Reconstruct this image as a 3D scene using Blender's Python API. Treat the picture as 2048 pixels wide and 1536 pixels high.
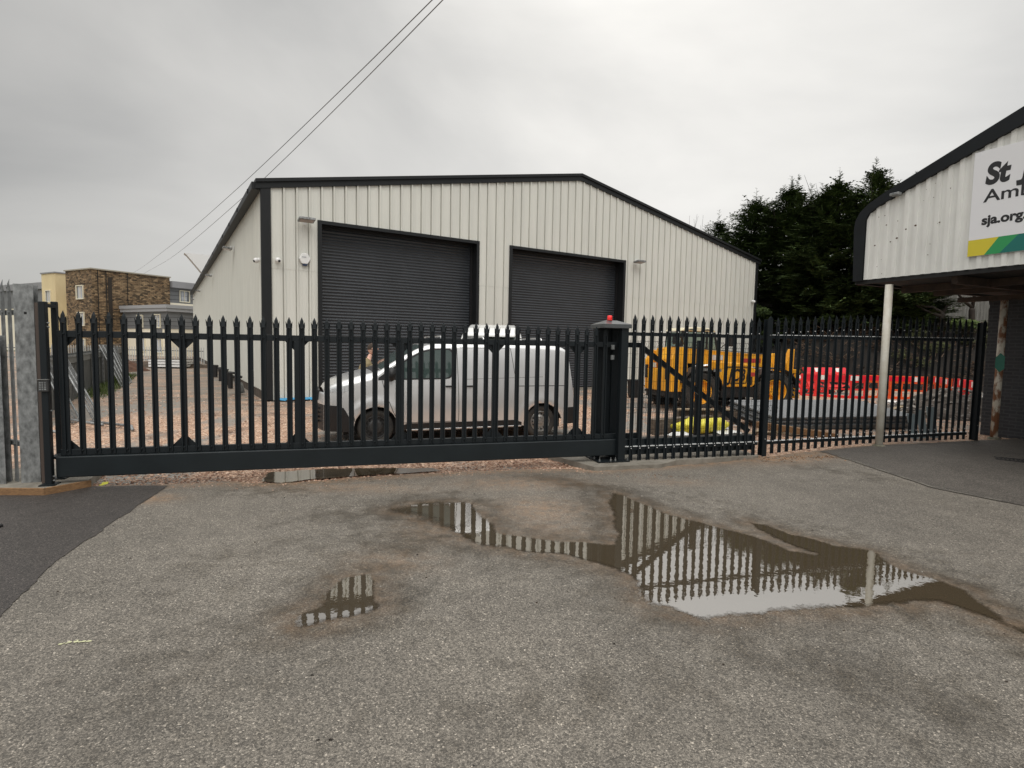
import bpy, bmesh, math, random
import numpy as np
from mathutils import Vector, Matrix, noise as mnoise
R=math.radians
random.seed(7)
for o in list(bpy.data.objects): bpy.data.objects.remove(o)
sc=bpy.context.scene; COL=sc.collection
# ------------------------------------------------------------------ camera
EYE=1.87
cd=bpy.data.cameras.new('camera'); cam=bpy.data.objects.new('camera',cd); COL.objects.link(cam)
cd.sensor_width=36; cd.lens=36*1105.6/2048; cd.clip_start=.05; cd.clip_end=3000
PI_,RO_=.07048,.01854
F0=Vector((0,math.cos(PI_),-math.sin(PI_))); U0=Vector((0,math.sin(PI_),math.cos(PI_))); R0=Vector((1,0,0))
Rr=math.cos(RO_)*R0+math.sin(RO_)*U0; Ur=-math.sin(RO_)*R0+math.cos(RO_)*U0
cam.matrix_world=Matrix(((Rr.x,Ur.x,-F0.x,0),(Rr.y,Ur.y,-F0.y,0),(Rr.z,Ur.z,-F0.z,EYE),(0,0,0,1)))
sc.camera=cam
# ------------------------------------------------------------------ world: overcast sky
sc.view_settings.view_transform='Standard'; sc.view_settings.look='None'
sc.view_settings.exposure=0; sc.view_settings.gamma=1
w=bpy.data.worlds.new('World'); sc.world=w; w.use_nodes=True
nt=w.node_tree; nt.nodes.clear(); N=nt.nodes.new; L=nt.links.new
out=N('ShaderNodeOutputWorld'); bg=N('ShaderNodeBackground'); bg2=N('ShaderNodeBackground'); add=N('ShaderNodeAddShader')
sky=N('ShaderNodeTexSky'); sky.sky_type='NISHITA'; sky.sun_disc=False; sky.sun_elevation=R(49); sky.sun_rotation=R(171)
L(sky.outputs[0],bg2.inputs[0]); bg2.inputs[1].default_value=.006
tc=N('ShaderNodeTexCoord'); mp=N('ShaderNodeMapping'); mp.inputs['Scale'].default_value=(1,1,2.2); mp.inputs['Location'].default_value=(.35,.1,.2)
L(tc.outputs['Generated'],mp.inputs[0])
n1=N('ShaderNodeTexNoise'); n1.inputs['Scale'].default_value=1.25; n1.inputs['Detail'].default_value=7; n1.inputs['Roughness'].default_value=.48; n1.inputs['Distortion'].default_value=.35
L(mp.outputs[0],n1.inputs['Vector'])
cr=N('ShaderNodeValToRGB'); cr.color_ramp.elements[0].position=.30; cr.color_ramp.elements[1].position=.72
cr.color_ramp.elements[0].color=(.60,.60,.59,1); cr.color_ramp.elements[1].color=(1.24,1.21,1.15,1)
L(n1.outputs['Fac'],cr.inputs[0])
# CIE overcast: brighter overhead than at the horizon, and a brighter side where the sun sits behind the cloud
sx=N('ShaderNodeSeparateXYZ'); L(tc.outputs['Generated'],sx.inputs[0])
dotn=N('ShaderNodeVectorMath'); dotn.operation='DOT_PRODUCT'; L(tc.outputs['Generated'],dotn.inputs[0]); dotn.inputs[1].default_value=(.62,.48,.62)
mr=N('ShaderNodeMapRange'); mr.inputs[1].default_value=-.2; mr.inputs[2].default_value=1.0; mr.inputs[3].default_value=.38; mr.inputs[4].default_value=.87
L(dotn.outputs['Value'],mr.inputs[0])
mz=N('ShaderNodeMapRange'); mz.inputs[1].default_value=.5; mz.inputs[2].default_value=1.0; mz.inputs[3].default_value=1.0; mz.inputs[4].default_value=2.6
L(sx.outputs['Z'],mz.inputs[0])
m1=N('ShaderNodeMath'); m1.operation='MULTIPLY'; L(mr.outputs[0],m1.inputs[0]); L(mz.outputs[0],m1.inputs[1])
# added bright lobe in the unseen sky behind the camera, lights the facing walls
dt2=N('ShaderNodeVectorMath'); dt2.operation='DOT_PRODUCT'; L(tc.outputs['Generated'],dt2.inputs[0]); dt2.inputs[1].default_value=(-.62,-.76,.15)
my=N('ShaderNodeMapRange'); my.inputs[1].default_value=.05; my.inputs[2].default_value=.75; my.inputs[3].default_value=1.0; my.inputs[4].default_value=2.2; L(dt2.outputs['Value'],my.inputs[0])
m2=N('ShaderNodeMath'); m2.operation='MULTIPLY'; L(m1.outputs[0],m2.inputs[0]); L(my.outputs[0],m2.inputs[1])
L(cr.outputs[0],bg.inputs[0]); L(m2.outputs[0],bg.inputs[1]); L(bg.outputs[0],add.inputs[0]); L(bg2.outputs[0],add.inputs[1]); L(add.outputs[0],out.inputs[0])
sd=bpy.data.lights.new('sun','SUN'); sd.energy=1.0; sd.angle=R(50); sd.color=(1,.97,.92)
sun=bpy.data.objects.new('sun',sd); COL.objects.link(sun)
sd_dir=Vector((.12,-.75,1.0)).normalized()          # direction towards the sun (high, diffuse)
sun.rotation_euler=sd_dir.to_track_quat('Z','Y').to_euler()

# ------------------------------------------------------------------ mesh helper
class MB:
    def __init__(s): s.v=[]; s.f=[]; s.m=[]; s.mi=0; s.M=None
    def add(s,vs,fs):
        b=len(s.v); M=s.M
        s.v+= [tuple(M@Vector(p)) for p in vs] if M else [tuple(p) for p in vs]
        for f in fs: s.f.append([b+i for i in f]); s.m.append(s.mi)
        return s
    def box(s,x0,x1,y0,y1,z0,z1):
        return s.add([(x0,y0,z0),(x1,y0,z0),(x1,y1,z0),(x0,y1,z0),(x0,y0,z1),(x1,y0,z1),(x1,y1,z1),(x0,y1,z1)],
              [(0,3,2,1),(4,5,6,7),(0,1,5,4),(1,2,6,5),(2,3,7,6),(3,0,4,7)])
    def cbox(s,x0,x1,y0,y1,z0,z1,c=.01):
        # box with chamfered edges: the eight corners cut back
        pts=[];
        for z,i in ((z0,c),(z0+c,0),(z1-c,0),(z1,c)):
            for (x,y) in ((x0+c+i*0,y0+i),(x1-c,y0+i),(x1-i,y0+c),(x1-i,y1-c),(x1-c,y1-i),(x0+c,y1-i),(x0+i,y1-c),(x0+i,y0+c)): pts.append((x,y,z))
        fs=[tuple(reversed(range(8))),tuple(range(24,32))]
        for k in range(3):
            for j in range(8): a=k*8+j; b=k*8+(j+1)%8; fs.append((a,b,b+8,a+8))
        return s.add(pts,fs)
    def prism(s,poly,d,axis='y',off=0):
        # poly in two coords; extruded over d along axis
        n=len(poly); A=[];B=[]
        for (a,b) in poly:
            if axis=='y': A.append((a,off,b)); B.append((a,off+d,b))
            elif axis=='z': A.append((a,b,off)); B.append((a,b,off+d))
            else: A.append((off,a,b)); B.append((off+d,a,b))
        fs=[tuple(range(n)),tuple(range(2*n-1,n-1,-1))]+[(i,i+n,(i+1)%n+n,(i+1)%n) for i in range(n)]
        return s.add(A+B,fs)
    def tube(s,pts,r,n=8,caps=True,r2=None):
        pts=[Vector(p) for p in pts]; K=len(pts); ring=[]
        for i,p in enumerate(pts):
            t=(pts[min(i+1,K-1)]-pts[max(i-1,0)]).normalized()
            a=t.orthogonal().normalized() if i==0 else (a-t*a.dot(t)).normalized()
            b=t.cross(a); rr=r if r2 is None else r+(r2-r)*i/(K-1)
            ring+= [p+a*rr*math.cos(2*math.pi*j/n)+b*rr*math.sin(2*math.pi*j/n) for j in range(n)]
        fs=[(i*n+j,i*n+(j+1)%n,(i+1)*n+(j+1)%n,(i+1)*n+j) for i in range(K-1) for j in range(n)]
        if caps: fs+=[tuple(reversed(range(n))),tuple(range((K-1)*n,K*n))]
        return s.add([tuple(p) for p in ring],fs)
    def bar(s,a,b,w,h):
        a=Vector(a);b=Vector(b);t=(b-a).normalized(); up=Vector((0,0,1)) if abs(t.z)<.95 else Vector((0,1,0))
        x=t.cross(up).normalized()*w/2; y=x.cross(t).normalized()*h/2
        v=[a-x-y,a+x-y,a+x+y,a-x+y,b-x-y,b+x-y,b+x+y,b-x+y]
        return s.add([tuple(p) for p in v],[(0,1,2,3),(7,6,5,4),(0,4,5,1),(1,5,6,2),(2,6,7,3),(3,7,4,0)])
    def lathe(s,prof,n=24,axis='z',c=(0,0,0)):
        vs=[];K=len(prof)
        for (r,h) in prof:
            for j in range(n):
                a=2*math.pi*j/n; x,y=r*math.cos(a),r*math.sin(a)
                if axis=='z': p=(x,y,h)
                elif axis=='y': p=(x,h,y)
                else: p=(h,x,y)
                vs.append((p[0]+c[0],p[1]+c[1],p[2]+c[2]))
        return s.add(vs,[(i*n+j,i*n+(j+1)%n,(i+1)*n+(j+1)%n,(i+1)*n+j) for i in range(K-1) for j in range(n)])
    def ball(s,c,r,n=12,sc=(1,1,1)):
        prof=[(r*math.sin(math.pi*i/(n//2)),-r*math.cos(math.pi*i/(n//2))) for i in range(n//2+1)]
        vs=[];K=len(prof)
        for (q,h) in prof:
            for j in range(n):
                a=2*math.pi*j/n; vs.append((c[0]+q*math.cos(a)*sc[0],c[1]+q*math.sin(a)*sc[1],c[2]+h*sc[2]))
        return s.add(vs,[(i*n+j,i*n+(j+1)%n,(i+1)*n+(j+1)%n,(i+1)*n+j) for i in range(K-1) for j in range(n)])
    def mesh(s,name,mats,smooth=False,clean=False):
        me=bpy.data.meshes.new(name); me.from_pydata(s.v,[],s.f)
        for m in (mats if isinstance(mats,(list,tuple)) else [mats]): me.materials.append(m)
        me.polygons.foreach_set('material_index',s.m)
        if smooth: me.polygons.foreach_set('use_smooth',[True]*len(s.f))
        bm=bmesh.new(); bm.from_mesh(me)
        if clean or smooth: bmesh.ops.remove_doubles(bm,verts=bm.verts,dist=1e-5)
        if clean!='keep': bmesh.ops.recalc_face_normals(bm,faces=bm.faces)
        bm.to_mesh(me); bm.free(); me.update(); return me
    def build(s,name,mats,parent=None,smooth=False,clean=False,bevel=0,loc=None,rotz=None,auto=None):
        me=s.mesh(name,mats,smooth,clean)
        o=bpy.data.objects.new(name,me); COL.objects.link(o)
        if parent: o.parent=parent
        if loc: o.location=loc
        if rotz is not None: o.rotation_euler=(0,0,rotz)
        if bevel:
            md=o.modifiers.new('b','BEVEL'); md.width=bevel; md.segments=2; md.limit_method='ANGLE'; md.angle_limit=R(40)
        return o
def tag(o,label=None,cat=None,group=None,kind=None):
    if label: o['label']=label
    if cat: o['category']=cat
    if group: o['group']=group
    if kind: o['kind']=kind
    return o
def thing(name,label,cat,loc=(0,0,0),rotz=0,group=None):
    o=bpy.data.objects.new(name,None); COL.objects.link(o); o.location=loc; o.rotation_euler=(0,0,rotz); o.empty_display_size=.2
    return tag(o,label,cat,group)
def copy_tree(o,parent=None):
    c=o.copy(); COL.objects.link(c); c.parent=parent
    for ch in [x for x in COL.objects if x.parent==o]: copy_tree(ch,c)
    return c
def dup(o,loc,rotz,label=None,cat=None,group=None,scale=None):
    c=copy_tree(o); c.location=loc; c.rotation_euler=(0,0,rotz)
    if scale: c.scale=scale
    return tag(c,label,cat,group)
def inst(name,me,parent=None,loc=(0,0,0),rot=(0,0,0),scale=None):
    o=bpy.data.objects.new(name,me); COL.objects.link(o); o.parent=parent; o.location=loc; o.rotation_euler=rot
    if scale: o.scale=scale
    return o
def zg(x,y):
    """gentle rise of the yard towards the right-hand fence"""
    s=lambda a,b,t: (lambda q:q*q*(3-2*q))(min(1,max(0,(t-a)/(b-a))))
    return .17*s(3.0,7.0,x)*s(5.2,9,y)
# ------------------------------------------------------------------ materials
def mat(name,col,rough=.6,metal=0,var=0,vscale=3,bump=0,bscale=60,col2=None,spec=.5,coat=0,emit=None,detail=4,stretch=None,rvar=0):
    m=bpy.data.materials.new(name); m.use_nodes=True; t=m.node_tree; b=t.nodes['Principled BSDF']
    b.inputs['Base Color'].default_value=(*col,1); b.inputs['Roughness'].default_value=rough; b.inputs['Metallic'].default_value=metal
    b.inputs['Specular IOR Level'].default_value=spec; b.inputs['Coat Weight'].default_value=coat; b.inputs['Coat Roughness'].default_value=.08
    tc=t.nodes.new('ShaderNodeTexCoord'); vec=tc.outputs['Object']
    if stretch:
        mp=t.nodes.new('ShaderNodeMapping'); mp.inputs['Scale'].default_value=stretch; t.links.new(vec,mp.inputs[0]); vec=mp.outputs[0]
    if var or col2:
        n=t.nodes.new('ShaderNodeTexNoise'); n.inputs['Scale'].default_value=vscale; n.inputs['Detail'].default_value=detail; n.inputs['Roughness'].default_value=.6
        t.links.new(vec,n.inputs['Vector'])
        r=t.nodes.new('ShaderNodeValToRGB'); r.color_ramp.elements[0].position=.32; r.color_ramp.elements[1].position=.68
        c2=col2 if col2 else tuple(c*(1-var) for c in col); c1=col if col2 else tuple(min(1,c*(1+var)) for c in col)
        r.color_ramp.elements[0].color=(*c2,1); r.color_ramp.elements[1].color=(*c1,1)
        t.links.new(n.outputs['Fac'],r.inputs[0]); t.links.new(r.outputs[0],b.inputs['Base Color'])
        if rvar:
            q=t.nodes.new('ShaderNodeMapRange'); q.inputs[3].default_value=rough-rvar; q.inputs[4].default_value=rough+rvar
            t.links.new(n.outputs['Fac'],q.inputs[0]); t.links.new(q.outputs[0],b.inputs['Roughness'])
    if bump:
        n2=t.nodes.new('ShaderNodeTexNoise'); n2.inputs['Scale'].default_value=bscale; n2.inputs['Detail'].default_value=3; t.links.new(vec,n2.inputs['Vector'])
        bp=t.nodes.new('ShaderNodeBump'); bp.inputs['Strength'].default_value=bump; bp.inputs['Distance'].default_value=.02
        t.links.new(n2.outputs['Fac'],bp.inputs['Height']); t.links.new(bp.outputs[0],b.inputs['Normal'])
    if emit: b.inputs['Emission Color'].default_value=(*emit[0],1); b.inputs['Emission Strength'].default_value=emit[1]
    return m
def glassmat(name,col=(.03,.045,.045),rough=.03,alpha=1,spec=.8):
    m=mat(name,col,rough,spec=spec,coat=.3); 
    if alpha<1: m.node_tree.nodes['Principled BSDF'].inputs['Alpha'].default_value=alpha
    return m
M={}
M['dark']=mat('anthracite_paint',(.0085,.012,.0145),.45,var=.12,vscale=2,bump=.05,bscale=200,spec=.28)
M['darksat']=mat('anthracite_beam',(.0095,.014,.0165),.40,var=.15,vscale=3,bump=.12,bscale=260,spec=.3)
M['trim']=mat('charcoal_trim',(.013,.0145,.016),.5,var=.1,vscale=1.5,spec=.3)
M['slat']=mat('shutter_slats',(.037,.042,.049),.36,var=.12,vscale=1.2)
M['clad']=mat('pale_grey_cladding',(.655,.655,.605),.45,var=.05,vscale=.8,stretch=(3,3,.3),bump=.03,bscale=20)
M['galv']=mat('galvanised_steel',(.13,.135,.135),.5,.5,col2=(.34,.35,.35),vscale=16,bump=.15,bscale=50,rvar=.1,stretch=(1,1,.6))
M['galvd']=mat('weathered_galvanised',(.12,.125,.125),.6,.3,col2=(.22,.23,.23),vscale=9,rvar=.1)
M['conc']=mat('concrete_pad',(.26,.24,.205),.85,col2=(.15,.135,.11),vscale=5,bump=.25,bscale=60)
M['timber']=mat('shuttering_timber',(.30,.17,.075),.75,col2=(.16,.085,.04),vscale=3,stretch=(8,8,30),bump=.3,bscale=14)
M['oldwood']=mat('weathered_wood',(.16,.13,.10),.85,col2=(.07,.05,.035),vscale=4,stretch=(2,2,10),bump=.3,bscale=14)
M['plank']=mat('pale_plank',(.42,.33,.22),.8,col2=(.25,.18,.11),vscale=5,stretch=(2,12,12))
M['black']=mat('black_plastic',(.012,.012,.013),.5)
M['rubber']=mat('tyre_rubber',(.018,.018,.018),.75,col2=(.05,.045,.038),vscale=6)
M['red']=mat('red_plastic',(.62,.03,.025),.35,var=.15,vscale=2)
M['beacon']=mat('beacon_red_lens',(.75,.02,.02),.15,coat=.5,emit=((.9,.02,.02),.25))
M['silver']=mat('silver_paint',(.74,.745,.745),.30,.55,var=.03,vscale=1,coat=.7)
M['vanwhite']=mat('white_van_paint',(.74,.75,.74),.3,coat=.5)
M['glass']=glassmat('vehicle_glass',(.05,.075,.07))
M['chrome']=mat('bright_metal',(.6,.6,.6),.25,.9)
M['lamp']=mat('headlamp_lens',(.55,.57,.58),.12,.3,coat=1)
M['rim']=mat('steel_rim',(.42,.42,.41),.4,.7,col2=(.25,.24,.22),vscale=12)
M['yellow']=mat('machine_yellow',(.90,.46,.03),.42,col2=(.74,.31,.02),vscale=2.2,bump=.05,bscale=30)
M['white']=mat('white_plastic',(.75,.75,.74),.4)
M['blackgap']=mat('panel_gap',(.008,.008,.008),.8)
# --- ground materials
def cellground(name,scale,cols,bumpd,rough,patch=None,edge=.5,second=None):
    """stones or aggregate: one tone per cell, dark joints, worn patches of a second colour"""
    m=bpy.data.materials.new(name); m.use_nodes=True; t=m.node_tree; b=t.nodes['Principled BSDF']; n=t.nodes.new; l=t.links.new
    tc=n('ShaderNodeTexCoord'); vec=tc.outputs['Object']
    wv=n('ShaderNodeTexNoise'); wv.inputs['Scale'].default_value=scale*.5; l(vec,wv.inputs['Vector'])
    mx=n('ShaderNodeMixRGB'); mx.inputs[0].default_value=.012; l(vec,mx.inputs[1]); l(wv.outputs['Color'],mx.inputs[2])
    v=n('ShaderNodeTexVoronoi'); v.inputs['Scale'].default_value=scale; l(mx.outputs[0],v.inputs['Vector'])
    sp=n('ShaderNodeSeparateColor'); l(v.outputs['Color'],sp.inputs[0])
    r=n('ShaderNodeValToRGB'); r.color_ramp.interpolation='LINEAR'
    els=r.color_ramp.elements
    for i,(p,c) in enumerate(cols):
        e=els[i] if i<2 else els.new(p)
        e.position=p; e.color=(*c,1)
    l(sp.outputs[0],r.inputs[0]); col=r.outputs[0]
    ve=n('ShaderNodeTexVoronoi'); ve.feature='DISTANCE_TO_EDGE'; ve.inputs['Scale'].default_value=scale; l(mx.outputs[0],ve.inputs['Vector'])
    er=n('ShaderNodeMapRange'); er.inputs[1].default_value=0; er.inputs[2].default_value=.16; er.inputs[3].default_value=edge; er.inputs[4].default_value=1; l(ve.outputs['Distance'],er.inputs[0])
    me=n('ShaderNodeMixRGB'); me.blend_type='MULTIPLY'; me.inputs[0].default_value=1; l(col,me.inputs[1]); l(er.outputs[0],me.inputs[2]); col=me.outputs[0]
    bp=n('ShaderNodeBump'); bp.inputs['Strength'].default_value=.9; bp.inputs['Distance'].default_value=bumpd
    cmb=n('ShaderNodeMath'); cmb.operation='MULTIPLY'; l(ve.outputs['Distance'],cmb.inputs[0]); l(sp.outputs[1],cmb.inputs[1])
    l(cmb.outputs[0],bp.inputs['Height']); l(bp.outputs[0],b.inputs['Normal'])
    b.inputs['Roughness'].default_value=rough
    return m,t,b,n,l,col,vec,sp
def mult(n,l,c,f,fac=None):
    q=n('ShaderNodeMixRGB'); q.blend_type='MULTIPLY'; q.inputs[0].default_value=1; l(c,q.inputs[1])
    if hasattr(f,'links'): l(f,q.inputs[2])
    else: q.inputs[2].default_value=(*f,1)
    if fac is not None: l(fac,q.inputs[0])
    return q.outputs[0]
def mixc(n,l,c,c2,fac):
    q=n('ShaderNodeMixRGB'); l(c,q.inputs[1])
    if hasattr(c2,'links'): l(c2,q.inputs[2])
    else: q.inputs[2].default_value=(*c2,1)
    l(fac,q.inputs[0]); return q.outputs[0]
def noisef(n,l,vec,scale,a,b_,detail=5,rough=.6,st=None):
    if st:
        mp=n('ShaderNodeMapping'); mp.inputs['Scale'].default_value=st; l(vec,mp.inputs[0]); vec=mp.outputs[0]
    q=n('ShaderNodeTexNoise'); q.inputs['Scale'].default_value=scale; q.inputs['Detail'].default_value=detail; q.inputs['Roughness'].default_value=rough; l(vec,q.inputs['Vector'])
    r=n('ShaderNodeMapRange'); r.inputs[1].default_value=a; r.inputs[2].default_value=b_; l(q.outputs['Fac'],r.inputs[0]); return r.outputs[0]
def asphalt(name,base,damp=True):
    d=tuple(c*.42 for c in base); h=tuple(min(1,c*1.45) for c in base); hh=tuple(min(1,c*3.0) for c in base)
    m,t,b,n,l,col,vec,sp=cellground(name,122,[(0,d),(1,hh),(.25,tuple(c*.7 for c in base)),(.60,tuple(c*1.1 for c in base)),(.90,h),(.975,tuple(c*1.9 for c in base))],.006,.62,edge=.45)
    big=noisef(n,l,vec,.55,.3,.7,6); r=n('ShaderNodeMapRange'); r.inputs[3].default_value=.76; r.inputs[4].default_value=1.14; l(big,r.inputs[0]); col=mult(n,l,col,r.outputs[0])
    mid=noisef(n,l,vec,3.2,.3,.7,4); r2=n('ShaderNodeMapRange'); r2.inputs[3].default_value=.88; r2.inputs[4].default_value=1.1; l(mid,r2.inputs[0]); col=mult(n,l,col,r2.outputs[0])
    if damp:
        at=n('ShaderNodeAttribute'); at.attribute_name='damp'; am=n('ShaderNodeAttribute'); am.attribute_name='mud'
        br=noisef(n,l,vec,5,.25,.75,5); q=n('ShaderNodeMath'); q.operation='MULTIPLY_ADD'; l(br,q.inputs[0]); q.inputs[1].default_value=.9; l(at.outputs['Fac'],q.inputs[2])
        q2=n('ShaderNodeMapRange'); q2.inputs[1].default_value=.55; q2.inputs[2].default_value=1.35; l(q.outputs[0],q2.inputs[0])
        col=mixc(n,l,col,mult(n,l,col,(.44,.41,.36)),q2.outputs[0])
        ro=n('ShaderNodeMapRange'); ro.inputs[3].default_value=.62; ro.inputs[4].default_value=.33; l(q2.outputs[0],ro.inputs[0]); l(ro.outputs[0],b.inputs['Roughness'])
        mb=noisef(n,l,vec,9,.3,.7,6); q3=n('ShaderNodeMath'); q3.operation='MULTIPLY'; l(mb,q3.inputs[0]); l(am.outputs['Fac'],q3.inputs[1])
        col=mixc(n,l,col,(.33,.20,.11),q3.outputs[0])
    l(col,b.inputs['Base Color']); return m
M['asphalt']=asphalt('worn_asphalt',(.190,.170,.143))
M['asphalt_new']=asphalt('new_dark_asphalt',(.058,.050,.045),True)
M['asphalt_shade']=asphalt('asphalt_painted_canopy_shade',(.110,.098,.085),True)  # asphalt colour darkened to paint in the canopy's shade
def gravelmat():
    m,t,b,n,l,col,vec,sp=cellground('crushed_pink_gravel',34,[(0,(.20,.11,.075)),(1,(.82,.64,.50)),(.3,(.47,.265,.17)),(.6,(.66,.425,.285)),(.85,(.76,.55,.40))],.03,.8,edge=.32)
    # grey, trodden and muddy tracks down the side lane and across the yard
    tr=noisef(n,l,vec,.42,.49,.56,7,.62,(1.0,.55,1)); col=mixc(n,l,col,(.235,.215,.19),tr)
    sx_=n('ShaderNodeSeparateXYZ'); l(vec,sx_.inputs[0]); my_=n('ShaderNodeMapRange'); my_.inputs[1].default_value=11.5; my_.inputs[2].default_value=17; l(sx_.outputs['Y'],my_.inputs[0])
    mx_=n('ShaderNodeMapRange'); mx_.inputs[1].default_value=-4.5; mx_.inputs[2].default_value=-6.5; l(sx_.outputs['X'],mx_.inputs[0])
    ln=noisef(n,l,vec,.8,.36,.58,7,.65,(.6,1.6,1)); k1=n('ShaderNodeMath'); k1.operation='MULTIPLY'; l(my_.outputs[0],k1.inputs[0]); l(mx_.outputs[0],k1.inputs[1])
    k2=n('ShaderNodeMath'); k2.operation='MULTIPLY'; l(k1.outputs[0],k2.inputs[0]); l(ln,k2.inputs[1]); col=mixc(n,l,col,(.20,.175,.145),k2.outputs[0])
    t2=noisef(n,l,vec,.9,.56,.66,7,.65); col=mixc(n,l,col,(.16,.105,.075),t2)
    l(col,b.inputs['Base Color']); return m
M['gravel']=gravelmat()
def watermat(name,mud,edge0=.25,edge1=.6,refl=1.75):
    m=bpy.data.materials.new(name); m.use_nodes=True; t=m.node_tree; n=t.nodes.new; l=t.links.new
    b=t.nodes['Principled BSDF']; out=t.nodes['Material Output']
    b.inputs['Base Color'].default_value=(*mud,1); b.inputs['Roughness'].default_value=.015; b.inputs['IOR'].default_value=refl
    tc=n('ShaderNodeTexCoord'); 
    nn=n('ShaderNodeTexNoise'); nn.inputs['Scale'].default_value=9; nn.inputs['Detail'].default_value=3; l(tc.outputs['Object'],nn.inputs['Vector'])
    bp=n('ShaderNodeBump'); bp.inputs['Strength'].default_value=.016; bp.inputs['Distance'].default_value=.03; l(nn.outputs['Fac'],bp.inputs['Height']); l(bp.outputs[0],b.inputs['Normal'])
    at=n('ShaderNodeAttribute'); at.attribute_name='depth'
    n2=n('ShaderNodeTexNoise'); n2.inputs['Scale'].default_value=38; n2.inputs['Detail'].default_value=4; l(tc.outputs['Object'],n2.inputs['Vector'])
    q=n('ShaderNodeMath'); q.operation='MULTIPLY_ADD'; l(n2.outputs['Fac'],q.inputs[0]); q.inputs[1].default_value=.6; l(at.outputs['Fac'],q.inputs[2])
    r=n('ShaderNodeMapRange'); r.inputs[1].default_value=edge0+.3; r.inputs[2].default_value=edge1+.3; l(q.outputs[0],r.inputs[0])
    tr=n('ShaderNodeBsdfTransparent'); mx=n('ShaderNodeMixShader'); l(r.outputs[0],mx.inputs[0]); l(tr.outputs[0],mx.inputs[1]); l(b.outputs[0],mx.inputs[2]); l(mx.outputs[0],out.inputs['Surface'])
    return m
M['water']=watermat('muddy_water',(.075,.058,.037),refl=4.6)
def brickmat(name,c1,c2,mortar,scale=4.5,bw=.5,rh=.25,rough=.85,axis=None,var=True):
    m=bpy.data.materials.new(name); m.use_nodes=True; t=m.node_tree; b=t.nodes['Principled BSDF']; n=t.nodes.new; l=t.links.new
    tc=n('ShaderNodeTexCoord'); vec=tc.outputs['UV']
    br=n('ShaderNodeTexBrick'); br.inputs['Scale'].default_value=scale; br.inputs['Brick Width'].default_value=bw; br.inputs['Row Height'].default_value=rh; br.inputs['Mortar Size'].default_value=.012
    br.inputs['Color1'].default_value=(*c1,1); br.inputs['Color2'].default_value=(*c2,1); br.inputs['Mortar'].default_value=(*mortar,1)
    l(vec,br.inputs['Vector'])
    col=br.outputs['Color']
    v=n('ShaderNodeTexVoronoi'); v.inputs['Scale'].default_value=1; mp=n('ShaderNodeMapping'); mp.inputs['Scale'].default_value=(scale*2.6,scale*6.0,1); l(vec,mp.inputs[0]); l(mp.outputs[0],v.inputs['Vector'])
    sp=n('ShaderNodeSeparateColor'); l(v.outputs['Color'],sp.inputs[0]); r=n('ShaderNodeMapRange'); r.inputs[3].default_value=.25; r.inputs[4].default_value=1.9; l(sp.outputs[0],r.inputs[0])
    if var: col=mult(n,l,col,r.outputs[0])
    l(col,b.inputs['Base Color']); b.inputs['Roughness'].default_value=rough
    bp=n('ShaderNodeBump'); bp.inputs['Strength'].default_value=.6; bp.inputs['Distance'].default_value=.02; bp.invert=True; l(br.outputs['Fac'],bp.inputs['Height']); l(bp.outputs[0],b.inputs['Normal'])
    return m
M['stone']=brickmat('rubble_stone',(.115,.072,.037),(.20,.14,.078),(.03,.021,.013),1.0,.42,.16)
M['darkbrick']=brickmat('dark_painted_brick',(.020,.021,.025),(.032,.033,.038),(.045,.046,.05),1.0,.225,.075,.7,var=False)
def foliage(name,c1,c2):
    m=bpy.data.materials.new(name); m.use_nodes=True; t=m.node_tree; b=t.nodes['Principled BSDF']; n=t.nodes.new; l=t.links.new
    at=n('ShaderNodeAttribute'); at.attribute_name='tone'; r=n('ShaderNodeValToRGB'); r.color_ramp.elements[0].color=(*c1,1); r.color_ramp.elements[1].color=(*c2,1); l(at.outputs['Fac'],r.inputs[0])
    l(r.outputs[0],b.inputs['Base Color']); b.inputs['Roughness'].default_value=.7; b.inputs['Specular IOR Level'].default_value=.25
    return m
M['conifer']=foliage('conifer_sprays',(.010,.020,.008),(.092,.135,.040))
M['bramble']=foliage('bank_leaves',(.02,.018,.008),(.065,.075,.025))
M['fern']=foliage('bright_leaves',(.03,.05,.012),(.10,.14,.035))
M['ivy']=foliage('dead_leaves',(.009,.006,.004),(.055,.032,.018))
M['bark']=mat('bark',(.030,.022,.016),.9,col2=(.014,.010,.008),vscale=6,stretch=(2,2,.4),bump=.5,bscale=20)
def setattr_face(o,name,vals):
    a=o.data.attributes.new(name,'FLOAT','FACE'); a.data.foreach_set('value',vals)

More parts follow.
